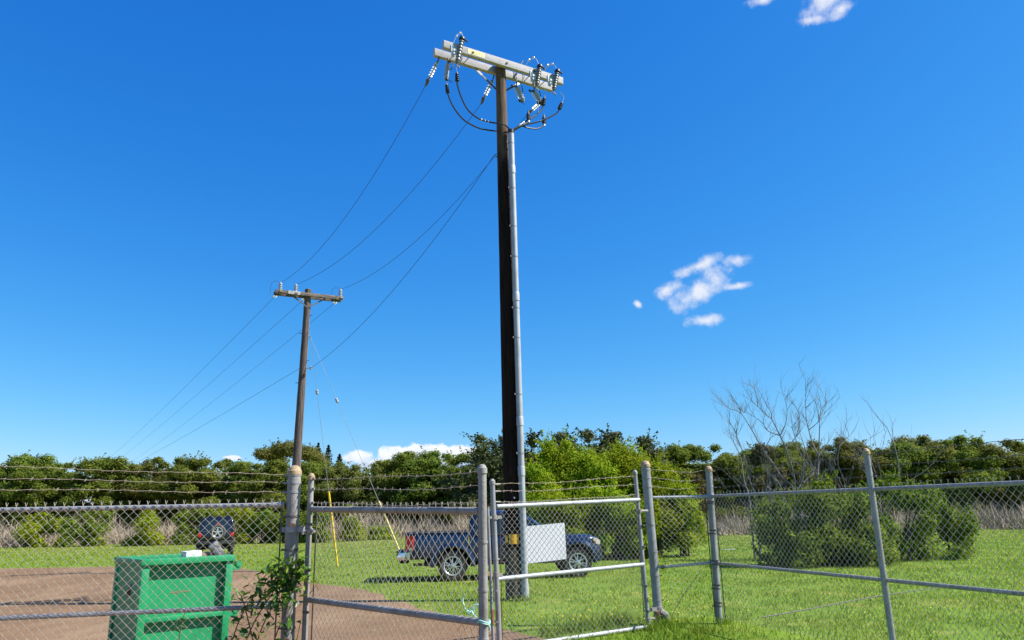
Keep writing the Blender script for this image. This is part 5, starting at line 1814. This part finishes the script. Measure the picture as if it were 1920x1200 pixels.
def tree_variant(seed, W, H, nl, per, size, m_, label, name='tree', low=.15, group=None, lobe=(.9, 1.5), sprays=14):
    r_ = random.Random(seed)
    t_ = thing(name, label, 'tree', (0, 0, 0), 0, group)
    lobes = []
    for k in range(nl):
        a = r_.uniform(0, 6.283); q = math.sqrt(r_.random())
        h = r_.random()
        wid = W * (.55 + .45 * math.sin(math.pi * min(1, .25 + .68 * h)))
        R_ = r_.uniform(*lobe) * (1.05 - .25 * h)
        z_ = max(H * (low + (1 - low) * h) - R_ * .8, R_ * .5)
        lobes.append(((math.cos(a) * q * (wid - R_ * .6), math.sin(a) * q * (wid - R_ * .6), z_), (R_ * 1.1, R_ * 1.1, R_ * .85)))
    lobes.append(((r_.uniform(-.4, .4), 0, H - lobe[0] * .75), (lobe[0], lobe[0], lobe[0] * .8)))
    trunk(t_, H * .75, .16, seed, 5, W * .55)
    crown('crown', lobes, per, size, seed, m_, t_, extra_sprays=sprays, spray=.7)
    return t_


rv = random.Random(21)
G_LEFT, G_RIGHT, G_MID = 'trees of the far left treeline', 'trees of the far right treeline', 'olive trees behind the bright shrubs'
protos = [tree_variant(100 + k, 3.1, 7.7, 52, 950, .18, HEDGE, 'far tree', group=G_LEFT, lobe=(.5, 1.15), sprays=34, low=.05) for k in range(4)]
protos += [tree_variant(110 + k, 3.1, 7.7, 52, 950, .18, OLIVE, 'far tree', group=G_LEFT, lobe=(.5, 1.15), sprays=34, low=.05) for k in range(2)]
used = set()


def put(pr_, x, y, s, label, group, pick=None):
    k = rv.randrange(len(pr_)) if pick is None else pick
    rz = rv.uniform(0, 6.28); q_ = rv.uniform(.92, 1.12)
    s *= rv.uniform(.95, 1.06)
    p = pr_[k]
    if p.name not in used:
        used.add(p.name)
        p.location = (x, y, 0); p.rotation_euler = (0, 0, rz); p.scale = (s * q_ * 1.30, s * q_ * 1.30, s * 1.09)
        p['label'] = label; p['group'] = group
        return p
    return dup(p, (x, y, 0), rz, (s * q_ * 1.30, s * q_ * 1.30, s * 1.09), label, group)


T_ = 'far treeline tree '
for x, y, s, lb in ((-56.0, 80, 1.0, 'at the very left edge of the view'), (-52.6, 82, 1.03, 'second from the left edge of the view'), (-49.2, 79, .97, 'third from the left edge of the view'),
                    (-45.8, 81, 1.02, 'fourth from the left edge, just left of the dumpster'), (-42.4, 79, 1.0, 'above the left end of the green dumpster'), (-39.0, 81, .98, 'above the middle of the green dumpster'),
                    (-35.6, 80, .97, 'just left of the off-road car'), (-32.2, 79, 1.0, 'straight above the off-road car'), (-28.8, 81, .93, 'below the left part of the big domed tree'),
                    (-25.4, 79, .92, 'directly left of the big gate post'), (-22.0, 80, .88, 'just right of the thin pole, under the conifers'), (-18.6, 81, .88, 'behind the top of the bright yellow guy guard'),
                    (-15.2, 80, .86, 'lowest of its row, under the left end of the cloud bank'), (-11.8, 82, .98, 'under the middle of the white cloud bank'), (-8.4, 80, 1.0, 'under the right half of the cloud bank, above the tailgate'),
                    (-5.0, 79, .98, 'above the pickup bed, left of the two gate stiles'), (-1.6, 80, .98, 'directly behind the tall pole')):
    put(protos, x, y, s, T_ + lb, G_LEFT)
for x, y, s, lb in ((13.4, 73, .84, 'just left of the right gate post'), (16.3, 72, .88, 'between right gate post and corner post, the left one'), (19.1, 72, .93, 'right behind the fence corner post'),
                    (21.9, 73, .86, 'just right of the fence corner post'), (24.8, 72, .90, 'behind the leftmost bare tree'), (27.6, 73, .92, 'behind the middle bare tree'), (30.5, 72, .92, 'behind the tallest bare tree'),
                    (33.4, 73, .93, 'right of the tallest bare tree'), (36.3, 72, .90, 'fifth from the right edge of the view'), (39.2, 73, .95, 'fourth from the right edge of the view'), (42.1, 72, .92, 'third from the right edge of the view'),
                    (45.0, 73, .96, 'second from the right edge of the view'), (48.0, 72, .92, 'at the very right edge of the view')):
    put(protos, x, y, s, T_ + lb, G_RIGHT)
mid_protos = [tree_variant(130 + k, 2.6, 8.2, 18, 300, .22, GREYG, 'olive tree', group=G_MID, lobe=(.6, 1.1), sprays=60, low=.3) for k in range(2)]
for x, y, s, lb in ((-3.3, 70, 1.02, 'just left of the tall pole'), (-.9, 71, .96, 'hidden mostly behind the tall pole'), (1.6, 69, 1.0, 'right of the grey conduit'), (4.2, 70, 1.03, 'behind the tallest bright shrub'),
                    (6.8, 70, 1.0, 'peeping between the two tallest bright shrubs'), (9.4, 71, .98, 'behind the second tallest bright shrub'), (11.8, 70, .9, 'above the right gate post')):
    put(mid_protos, x, y, s, 'olive-grey tree ' + lb, G_MID)
# the wood behind the front trees, one dark mass
r = np.random.default_rng(5)
P, N = [], []
for k in range(210):
    x = r.uniform(-72, 62) if k % 3 else r.uniform(10, 62)
    c = np.array([x, (90 if x < 5 else 81) + r.uniform(-2.5, 4), 0])
    hh = (8.6 if x < 5 else 7.2) * r.uniform(.8, 1.0) * (.86 if -30 < x < -13 else 1)
    for j in range(4):
        R_ = r.uniform(1.2, 1.9)
        p, q = puff(c + [r.uniform(-1, 1), r.uniform(-1, 1), max(R_ * .6, hh * (j + .6) / 4 - .3)], (R_ * 1.2, R_, R_ * .9), 170, r, .45)
        P.append(p); N.append(q)
P, N = np.vstack(P), np.vstack(N)
k = (P[:, 2] > .02)
V, F_ = leaves(P[k], N[k], .5, r, .6, .5)
o = np_mesh('far_wood', V, F_, HEDGE); o['kind'] = 'stuff'; o['label'] = 'dark wood filling the gaps behind the far treeline'
# odd ones out
t_ = tree_variant(150, 1.7, 7.3, 16, 480, .22, BRONZE, 'narrow bronze-brown tree among the right treeline behind the bare branches', lobe=(.6, 1.0))
t_.location = (21.6, 66, 0)
t_ = tree_variant(151, 2.4, 4.6, 16, 450, .22, BRONZE, 'low russet tree beside the right end of the bright shrubs', lobe=(.7, 1.1))
t_.location = (14.2, 62, 0)

# big umbrella-shaped tree far behind the left treeline
um = thing('umbrella_tree', 'large broad-domed tree rising above the left treeline behind the thin pole', 'tree', (-33.4, 112, 0))
r_ = random.Random(6)
lobes = []
for k in range(40):
    a = r_.uniform(0, 6.283); q = math.sqrt(r_.random())
    x, y = math.cos(a) * q * 5.4, math.sin(a) * q * 5
    zt = 12.6 - 4.0 * (abs(x - .2) / 5.9) ** 2.2 - .8 * q ** 2
    R_ = r_.uniform(.8, 1.35)
    lobes.append(((x, y, zt - R_ * .4 + r_.uniform(-.5, .2)), (R_ * 1.25, R_ * 1.25, R_ * .75)))
trunk(um, 9.5, .35, 6, 9, 4.5)
crown('crown', lobes, 220, .30, 6, OLIVE, um, extra_sprays=30, spray=.8)
# tall conifers
for k, (x, y, h, lb) in enumerate(((-34.4, 132, 14.3, 'tallest dark conifer poking above the treeline right of the thin pole'), (-32.4, 131, 13.8, 'second dark conifer, just right of the tallest one'), (-30.4, 131, 12.2, 'small third dark conifer at the right end of the conifer group'), (-29.2, 132, 10.2, 'lowest dark conifer tip right of the conifer group'))):
    cf = thing('conifer', lb, 'tree', (x, y, 0), k * 1.3, 'dark conifers above the treeline')
    r = np.random.default_rng(70 + k)
    P, N = [], []
    for i in range(26):
        q = i / 25
        z_ = h * (.18 + .82 * q)
        R_ = (1 - q) ** .8 * 2.3 + .12
        for j in range(9):
            a = r.random() * 6.283
            n_ = 12
            tt = r.random(n_)
            px_ = np.cos(a) * tt * R_; py_ = np.sin(a) * tt * R_
            P.append(np.stack([px_, py_, z_ + .25 * tt * R_ + r.normal(size=n_) * .08], 1)); N.append(np.tile([0, 0, 1.0], (n_, 1)) + r.normal(size=(n_, 3)) * .4)
    P, N = np.vstack(P), np.vstack(N)
    V, F_ = leaves(P, N, .42, r, .45)
    np_mesh('crown', V, F_, PINE, parent=cf)
    MB().tube([(0, 0, -.1), (0, 0, h * .98)], [.2, .03], 8).build('trunk', BARK, cf, local=True)


# bright yellow-green shrubs right of the tall pole
def shrub(name, label, x, y, H, W, seed, m_, per, size, nl=16, cat='shrub', group=None, lobe=(.35, .62), sprays=40, stems=6, aspect=.42, spray=.45, low=.0, inner=.4):
    r_ = random.Random(seed)
    t_ = thing(name, label, cat, (x, y, 0), 0, group)
    lobes = []
    for k in range(nl):
        a = r_.uniform(0, 6.283); q = math.sqrt(r_.random()); h = low + (1 - low) * r_.random() ** .85
        wid = W * (.62 + .38 * math.sin(math.pi * min(1, .30 + .62 * h)))
        R_ = r_.uniform(*lobe) * (H / 3.2) ** .4
        lobes.append(((math.cos(a) * q * max(.1, wid - R_ * .5), math.sin(a) * q * max(.1, wid - R_ * .5), max(H * h - R_ * .7, R_ * .45)), (R_ * 1.1, R_ * 1.1, R_ * .9)))
    lobes.append(((r_.uniform(-.2, .2), 0, H - lobe[0]), lobe[0]))
    mb_ = MB()
    for k in range(stems):
        a = r_.uniform(0, 6.283)
        e = np.array([math.cos(a) * W * .55, math.sin(a) * W * .5, H * r_.uniform(.55, .85)])
        mb_.tube(spline([(math.cos(a) * .15, math.sin(a) * .15, -.05), e * np.array([.35, .35, .45]), e], 4), [.05 * H / 3 * (1 - .8 * i / 8) for i in range(9)], 6)
    mb_.build('stem', BARK, t_, local=True)
    crown('crown', lobes, per, size, seed, m_, t_, aspect=aspect, inner=inner, extra_sprays=sprays, spray=spray)
    return t_


GB_ = 'bright shrubs beside the tall pole'
for k, (x, y, H, W, lb) in enumerate((
        (.75, 29.6, 3.55, 1.05, 'bright yellow-green shrub just right of the grey conduit'),
        (2.0, 31.0, 4.65, 1.25, 'tallest bright green shrub, its top above the whole clump right of the pole'),
        (3.15, 30.2, 3.9, 1.15, 'bright green shrub in the middle of the clump above the truck bonnet'),
        (4.2, 31.4, 4.45, 1.2, 'second tallest bright shrub, with a thin pointed top, right half of the clump'),
        (5.3, 30.0, 3.6, 1.1, 'bright shrub behind the right gate post'),
        (6.25, 29.2, 2.6, .95, 'low bright shrub at the right end of the clump'),
        (3.6, 28.2, 2.6, 1.2, 'lower shrub at the front of the clump, right of the white board'),
        (1.9, 28.2, 2.3, 1.1, 'lower shrub at the front of the clump behind the truck windscreen'),
        (5.1, 28.6, 2.2, 1.0, 'lower shrub at the front right of the clump with a dark base'))):
    shrub('bright_shrub', lb, x, y, H, W, 200 + k, LIME, 2500, .105, 19, group=GB_, sprays=120, lobe=(.28, .66), low=.26 if y > 29 else .12, inner=.3)

# dense dark bushes at the right
GD_ = 'dense dark bushes at the right'
for k, (x, y, H, W, lb) in enumerate((
        (7.85, 23.3, 1.95, .95, 'left end of the dense dark green bush row behind the right fence'),
        (9.25, 23.2, 2.55, 1.15, 'tallest dense dark bush in front of the bare trees'),
        (10.5, 23.6, 2.15, 1.1, 'dense dark bush right of the tallest one'),
        (12.0, 24.2, 2.75, 1.25, 'dense dark bush at the right edge of the view'),
        (8.1, 22.5, 1.1, .8, 'low dark bush skirt at the foot of the bush row'),
        (10.0, 22.6, 1.2, .8, 'low dark bush at the foot of the right bush row, further right'),
        (13.9, 25.0, 1.75, 1.2, 'last dense bush, partly outside the right edge'))):
    shrub('dense_bush', lb, x, y, H, W, 240 + k, DENSE, 1700, .10, 20, cat='bush', group=GD_, lobe=(.26, .62), sprays=60, spray=.30, aspect=.5, low=.08, inner=.25)

# green bushes across the back of the field on the left
GL_ = 'bushes at the back of the field'
for k, (x, y, H, W, m_, lb) in enumerate((
        (-27.5, 58, 2.7, 2.0, LIME, 'yellow-green bush at the back of the field, far left'),
        (-24.2, 59, 2.9, 2.0, DENSE, 'green bush at the back of the field behind the off-road car'),
        (-21.2, 58, 2.7, 1.9, LIME, 'yellow-green bush at the back of the field right of the off-road car'),
        (-19.0, 58, 2.5, 1.6, DENSE, 'dark bush at the back of the field left of the big gate post'),
        (-16.9, 57, 2.4, 1.5, DENSE, 'dark bush behind the big gate post'),
        (-14.4, 56, 2.2, 1.25, DENSE, 'rounded dark bush left of the yellow guy guard'),
        (-12.2, 58, 1.7, 1.0, LIME, 'small light green bush right of the yellow guy guard'),
        (-10.4, 60, 1.1, 1.2, LIME, 'low light green bush beside the pale guy guard'),
        (-33, 60, 3.0, 2.2, DENSE, 'green bush at the left edge of the view'),
        (-37.5, 61, 2.8, 2.2, LIME, 'yellow-green bush at the left edge of the view'))):
    shrub('field_bush', lb, x, y, H, W, 270 + k, m_, 900, .16, 15, cat='bush', group=GL_, lobe=(.45, .8), sprays=20, aspect=.5)

# tangle of dry grey brush at the back of the field
r = np.random.default_rng(31)
n = 42000
x = np.concatenate([r.uniform(-62, 12, n * 2 // 3), r.uniform(12, 56, n - n * 2 // 3)])
y = np.where(x < 12, r.uniform(62, 73, n), r.uniform(50, 62, n)) + 1.5 * np.sin(x * .5)
cl = .55 + .3 * np.sin(x * .9 + 1) * np.sin(x * .37) + .2 * np.sin(x * 2.3)
hgt = np.clip(cl, .15, 1) * np.where(x < 12, 2.6, 2.1)
z0_ = np.maximum(0, hgt * r.random(n) ** .8 - .7)
L = r.uniform(.5, 1.5, n)
d = r.normal(size=(n, 3)) * .55; d[:, 2] = np.abs(d[:, 2]) + .55
d /= np.linalg.norm(d, axis=1)[:, None]
b = np.stack([x, y, z0_], 1)
sd = np.cross(d, r.normal(size=(n, 3))); sd /= np.linalg.norm(sd, axis=1)[:, None]
w = r.uniform(.012, .045, n)[:, None]
V = np.stack([b - sd * w, b + sd * w, b + d * L[:, None]], 1).reshape(-1, 3)
o = np_mesh('dry_brush', V, np.arange(n * 3).reshape(n, 3), TWIG); o['kind'] = 'stuff'; o['label'] = 'tangled band of dry grey-beige brush at the back of the field'

# ------------------------------------------------------------------ bare trees at the right
GBT = 'bare leafless trees at the right'
BT = {'D': ('thin bare tree at the left of the leafless group', 'DE'), 'A': ('bare tree with long limbs reaching left above the dark bush', 'ABHI'), 'C': ('tallest bare tree at the right of the leafless group', 'CFGJ')}


def twigs(mb_, p, d, L, r0, depth, r_):
    k = 4
    pts_ = [np.asarray(p, float)]
    dd = norm(d)
    for i in range(k):
        dd = norm(dd + np.array([r_.uniform(-.28, .28), r_.uniform(-.28, .28), r_.uniform(-.12, .26)]))
        pts_.append(pts_[-1] + dd * L / k)
    mb_.tube(pts_, [r0 * (1 - .72 * i / k) for i in range(k + 1)], 4, caps=False)
    if depth > 0:
        for i in range(1, k + 1):
            if r_.random() < .72:
                a = norm(dd + np.array([r_.uniform(-.9, .9), r_.uniform(-.7, .7), r_.uniform(-.1, .7)]))
                twigs(mb_, pts_[i], a, L * r_.uniform(.4, .65), r0 * .5, depth - 1, r_)


for key, (lb, fam) in BT.items():
    r_ = random.Random(ord(key))
    roots = [k for k in PTS if k.startswith('br_') and k[3] in fam]
    p0 = PTS['br_' + key][0]
    bt = thing('bare_tree', lb, 'tree', (p0[0], p0[1], 0), 0, GBT)
    mains, tw = MB(), MB()
    for k in roots:
        P_ = [np.array(q) for q in PTS[k]]
        first = len(k) == 4
        if first:
            f = P_[0]
            P_ = [np.array([f[0] * .75 + p0[0] * .25, f[1], -.05]), np.array([f[0] * .9 + p0[0] * .1, f[1], f[2] * .5])] + P_
        sp = spline(P_, 4)
        rb0 = .040 if first else .017
        if k in ('br_C2', 'br_C8'):
            rb0 = .025
        ln = len(sp)
        mains.tube(sp, [max(.005, rb0 * (1 - .88 * i / (ln - 1))) for i in range(ln)], 6)
        for i in range(3 if not first else ln // 3, ln):
            if r_.random() < (.75 if first else .65):
                dd = norm(sp[min(i + 1, ln - 1)] - sp[i - 1])
                a = norm(dd * .7 + np.array([r_.uniform(-.9, .9), r_.uniform(-.6, .6), r_.uniform(.0, .7)]))
                twigs(tw, sp[i], a, r_.uniform(.28, .8), .0075, 2, r_)
    if key == 'C':    # more thin stems on the far right of the group
        for j in range(9):
            b_ = np.array([10.1 + r_.uniform(-.2, 2.6), 25.9 + r_.uniform(-.4, .6), r_.uniform(.6, 2.0)])
            twigs(tw, b_, (r_.uniform(-.3, .6), r_.uniform(-.2, .2), 1), r_.uniform(1.6, 2.9), .024, 2, r_)
    for j in range(16):   # low dead twigs in the base of the tree
        b_ = np.array([p0[0] + r_.uniform(-.9, .9), p0[1] + r_.uniform(-.4, .4), r_.uniform(1.2, 2.3)])
        twigs(tw, b_, (r_.uniform(-1, 1), r_.uniform(-.4, .4), r_.uniform(.2, 1)), r_.uniform(.5, 1.1), .012, 1, r_)
    mains.build('trunk', BARK_PALE, bt)
    t2_ = tw.build('twigs', BARK_PALE, bt); t2_['kind'] = 'stuff'

# ------------------------------------------------------------------ leafy climber on the big gate post
cv = thing('climbing_plant', 'glossy green climbing plant clinging to the big left gate post', 'climbing plant', (-2.55, 7.80, 0))
r_ = random.Random(77)
VD = leaf_mat('dark_glossy_leaf', [(0.025, 0.075, 0.010), (0.045, 0.11, 0.014)], 0.25, 0.4, 0.15, 0.4)
VM = leaf_mat('mid_green_leaf', [(0.07, 0.17, 0.016), (0.11, 0.22, 0.022)], 0.35, 0.4, 0.15, 0.4)
VL = leaf_mat('young_lime_leaf', [(0.20, 0.30, 0.03), (0.28, 0.35, 0.045)], 0.4, 0.5, 0.1, 0.3)
leaf_meshes = []
for m_ in (VD, VD, VM, VM, VL):
    mb_ = MB()
    bend = r_.uniform(.05, .22); fold = r_.uniform(.1, .22)
    prof = [(0, .0), (.18, .13), (.42, .185), (.7, .13), (1.0, .0)]
    vs = []
    for (q, w_) in prof:
        z_ = -bend * q * q
        vs += [(q, -w_, z_ + fold * w_), (q, 0, z_), (q, w_, z_ + fold * w_)]
    fs = []
    for i in range(4):
        a = i * 3
        fs += [(a, a + 3, a + 4, a + 1), (a + 1, a + 4, a + 5, a + 2)]
    me = bpy.data.meshes.new('leaf')
    me.from_pydata(vs, [], fs); me.materials.append(m_)
    me.polygons.foreach_set('use_smooth', [True] * len(me.polygons)); me.update()
    leaf_meshes.append(me)
stems = [[(-2.72, 7.70, 0.0), (-2.66, 7.72, .42), (-2.57, 7.76, .70), (-2.44, 7.80, .93), (-2.33, 7.84, 1.10), (-2.24, 7.86, 1.30)],
         [(-2.62, 7.72, 0.0), (-2.52, 7.74, .55), (-2.40, 7.78, .85), (-2.30, 7.82, 1.05), (-2.17, 7.84, 1.24)],
         [(-2.78, 7.68, 0.0), (-2.76, 7.70, .5), (-2.66, 7.72, .82), (-2.52, 7.74, 1.02), (-2.40, 7.80, 1.18)],
         [(-2.45, 7.75, 0.0), (-2.38, 7.78, .5), (-2.28, 7.80, .80), (-2.25, 7.80, 1.08), (-2.14, 7.80, 1.16)],
         [(-2.25, 7.80, 0.0), (-2.18, 7.82, .45), (-2.14, 7.84, .70)],
         [(-2.56, 7.74, .5), (-2.70, 7.73, .92), (-2.80, 7.72, 1.02)],
         [(-3.24, 7.66, 0.0), (-3.26, 7.68, .55), (-3.22, 7.68, .85)]]
mb_ = MB()
sps = []
for s_ in stems:
    sp = spline(s_, 8); sps.append(sp)
    mb_.tube(sp, [.008 * (1 - .6 * i / (len(sp) - 1)) for i in range(len(sp))], 5)
mb_.build('stem', VSTEM, cv)
base = np.array(cv.location)


def put_leaf(p, d, L):
    o_ = bpy.data.objects.new('leaf', leaf_meshes[r_.randrange(5)])
    COL.objects.link(o_); o_.parent = cv
    d = Vector(d).normalized()
    q = d.to_track_quat('X', 'Z')
    o_.rotation_mode = 'QUATERNION'
    from mathutils import Quaternion
    o_.rotation_quaternion = q @ Quaternion((1, 0, 0), r_.uniform(-.9, .9))
    o_.scale = (L, L * r_.uniform(.8, 1.15), L)
    o_.location = Vector(p) - Vector(base)


for si, sp in enumerate(sps):
    n_ = (70, 66, 62, 44, 16, 12, 8)[si]
    for k in range(n_):
        q = r_.random()
        q = (.25 + .75 * q ** .8) if si < 4 else .3 + .7 * q
        p = sp[min(len(sp) - 1, int(q * (len(sp) - 1)))]
        spread = .045 if si < 4 else .02
        p = p + np.array([r_.gauss(0, spread * 1.2), r_.gauss(-.02, .03), r_.gauss(0, spread * 1.2)])
        put_leaf(p, (r_.uniform(-1, 1), r_.uniform(-1, .35), r_.uniform(-.8, .7)), r_.uniform(.065, .125))
for k in range(150):    # thick clump against the post
    p = np.array([-2.30, 7.83, 1.06]) + np.array([r_.gauss(0, .12), r_.gauss(-.03, .05), r_.gauss(0, .11)])
    put_leaf(p, (r_.uniform(-1, 1), r_.uniform(-1, .35), r_.uniform(-.9, .6)), r_.uniform(.07, .125))
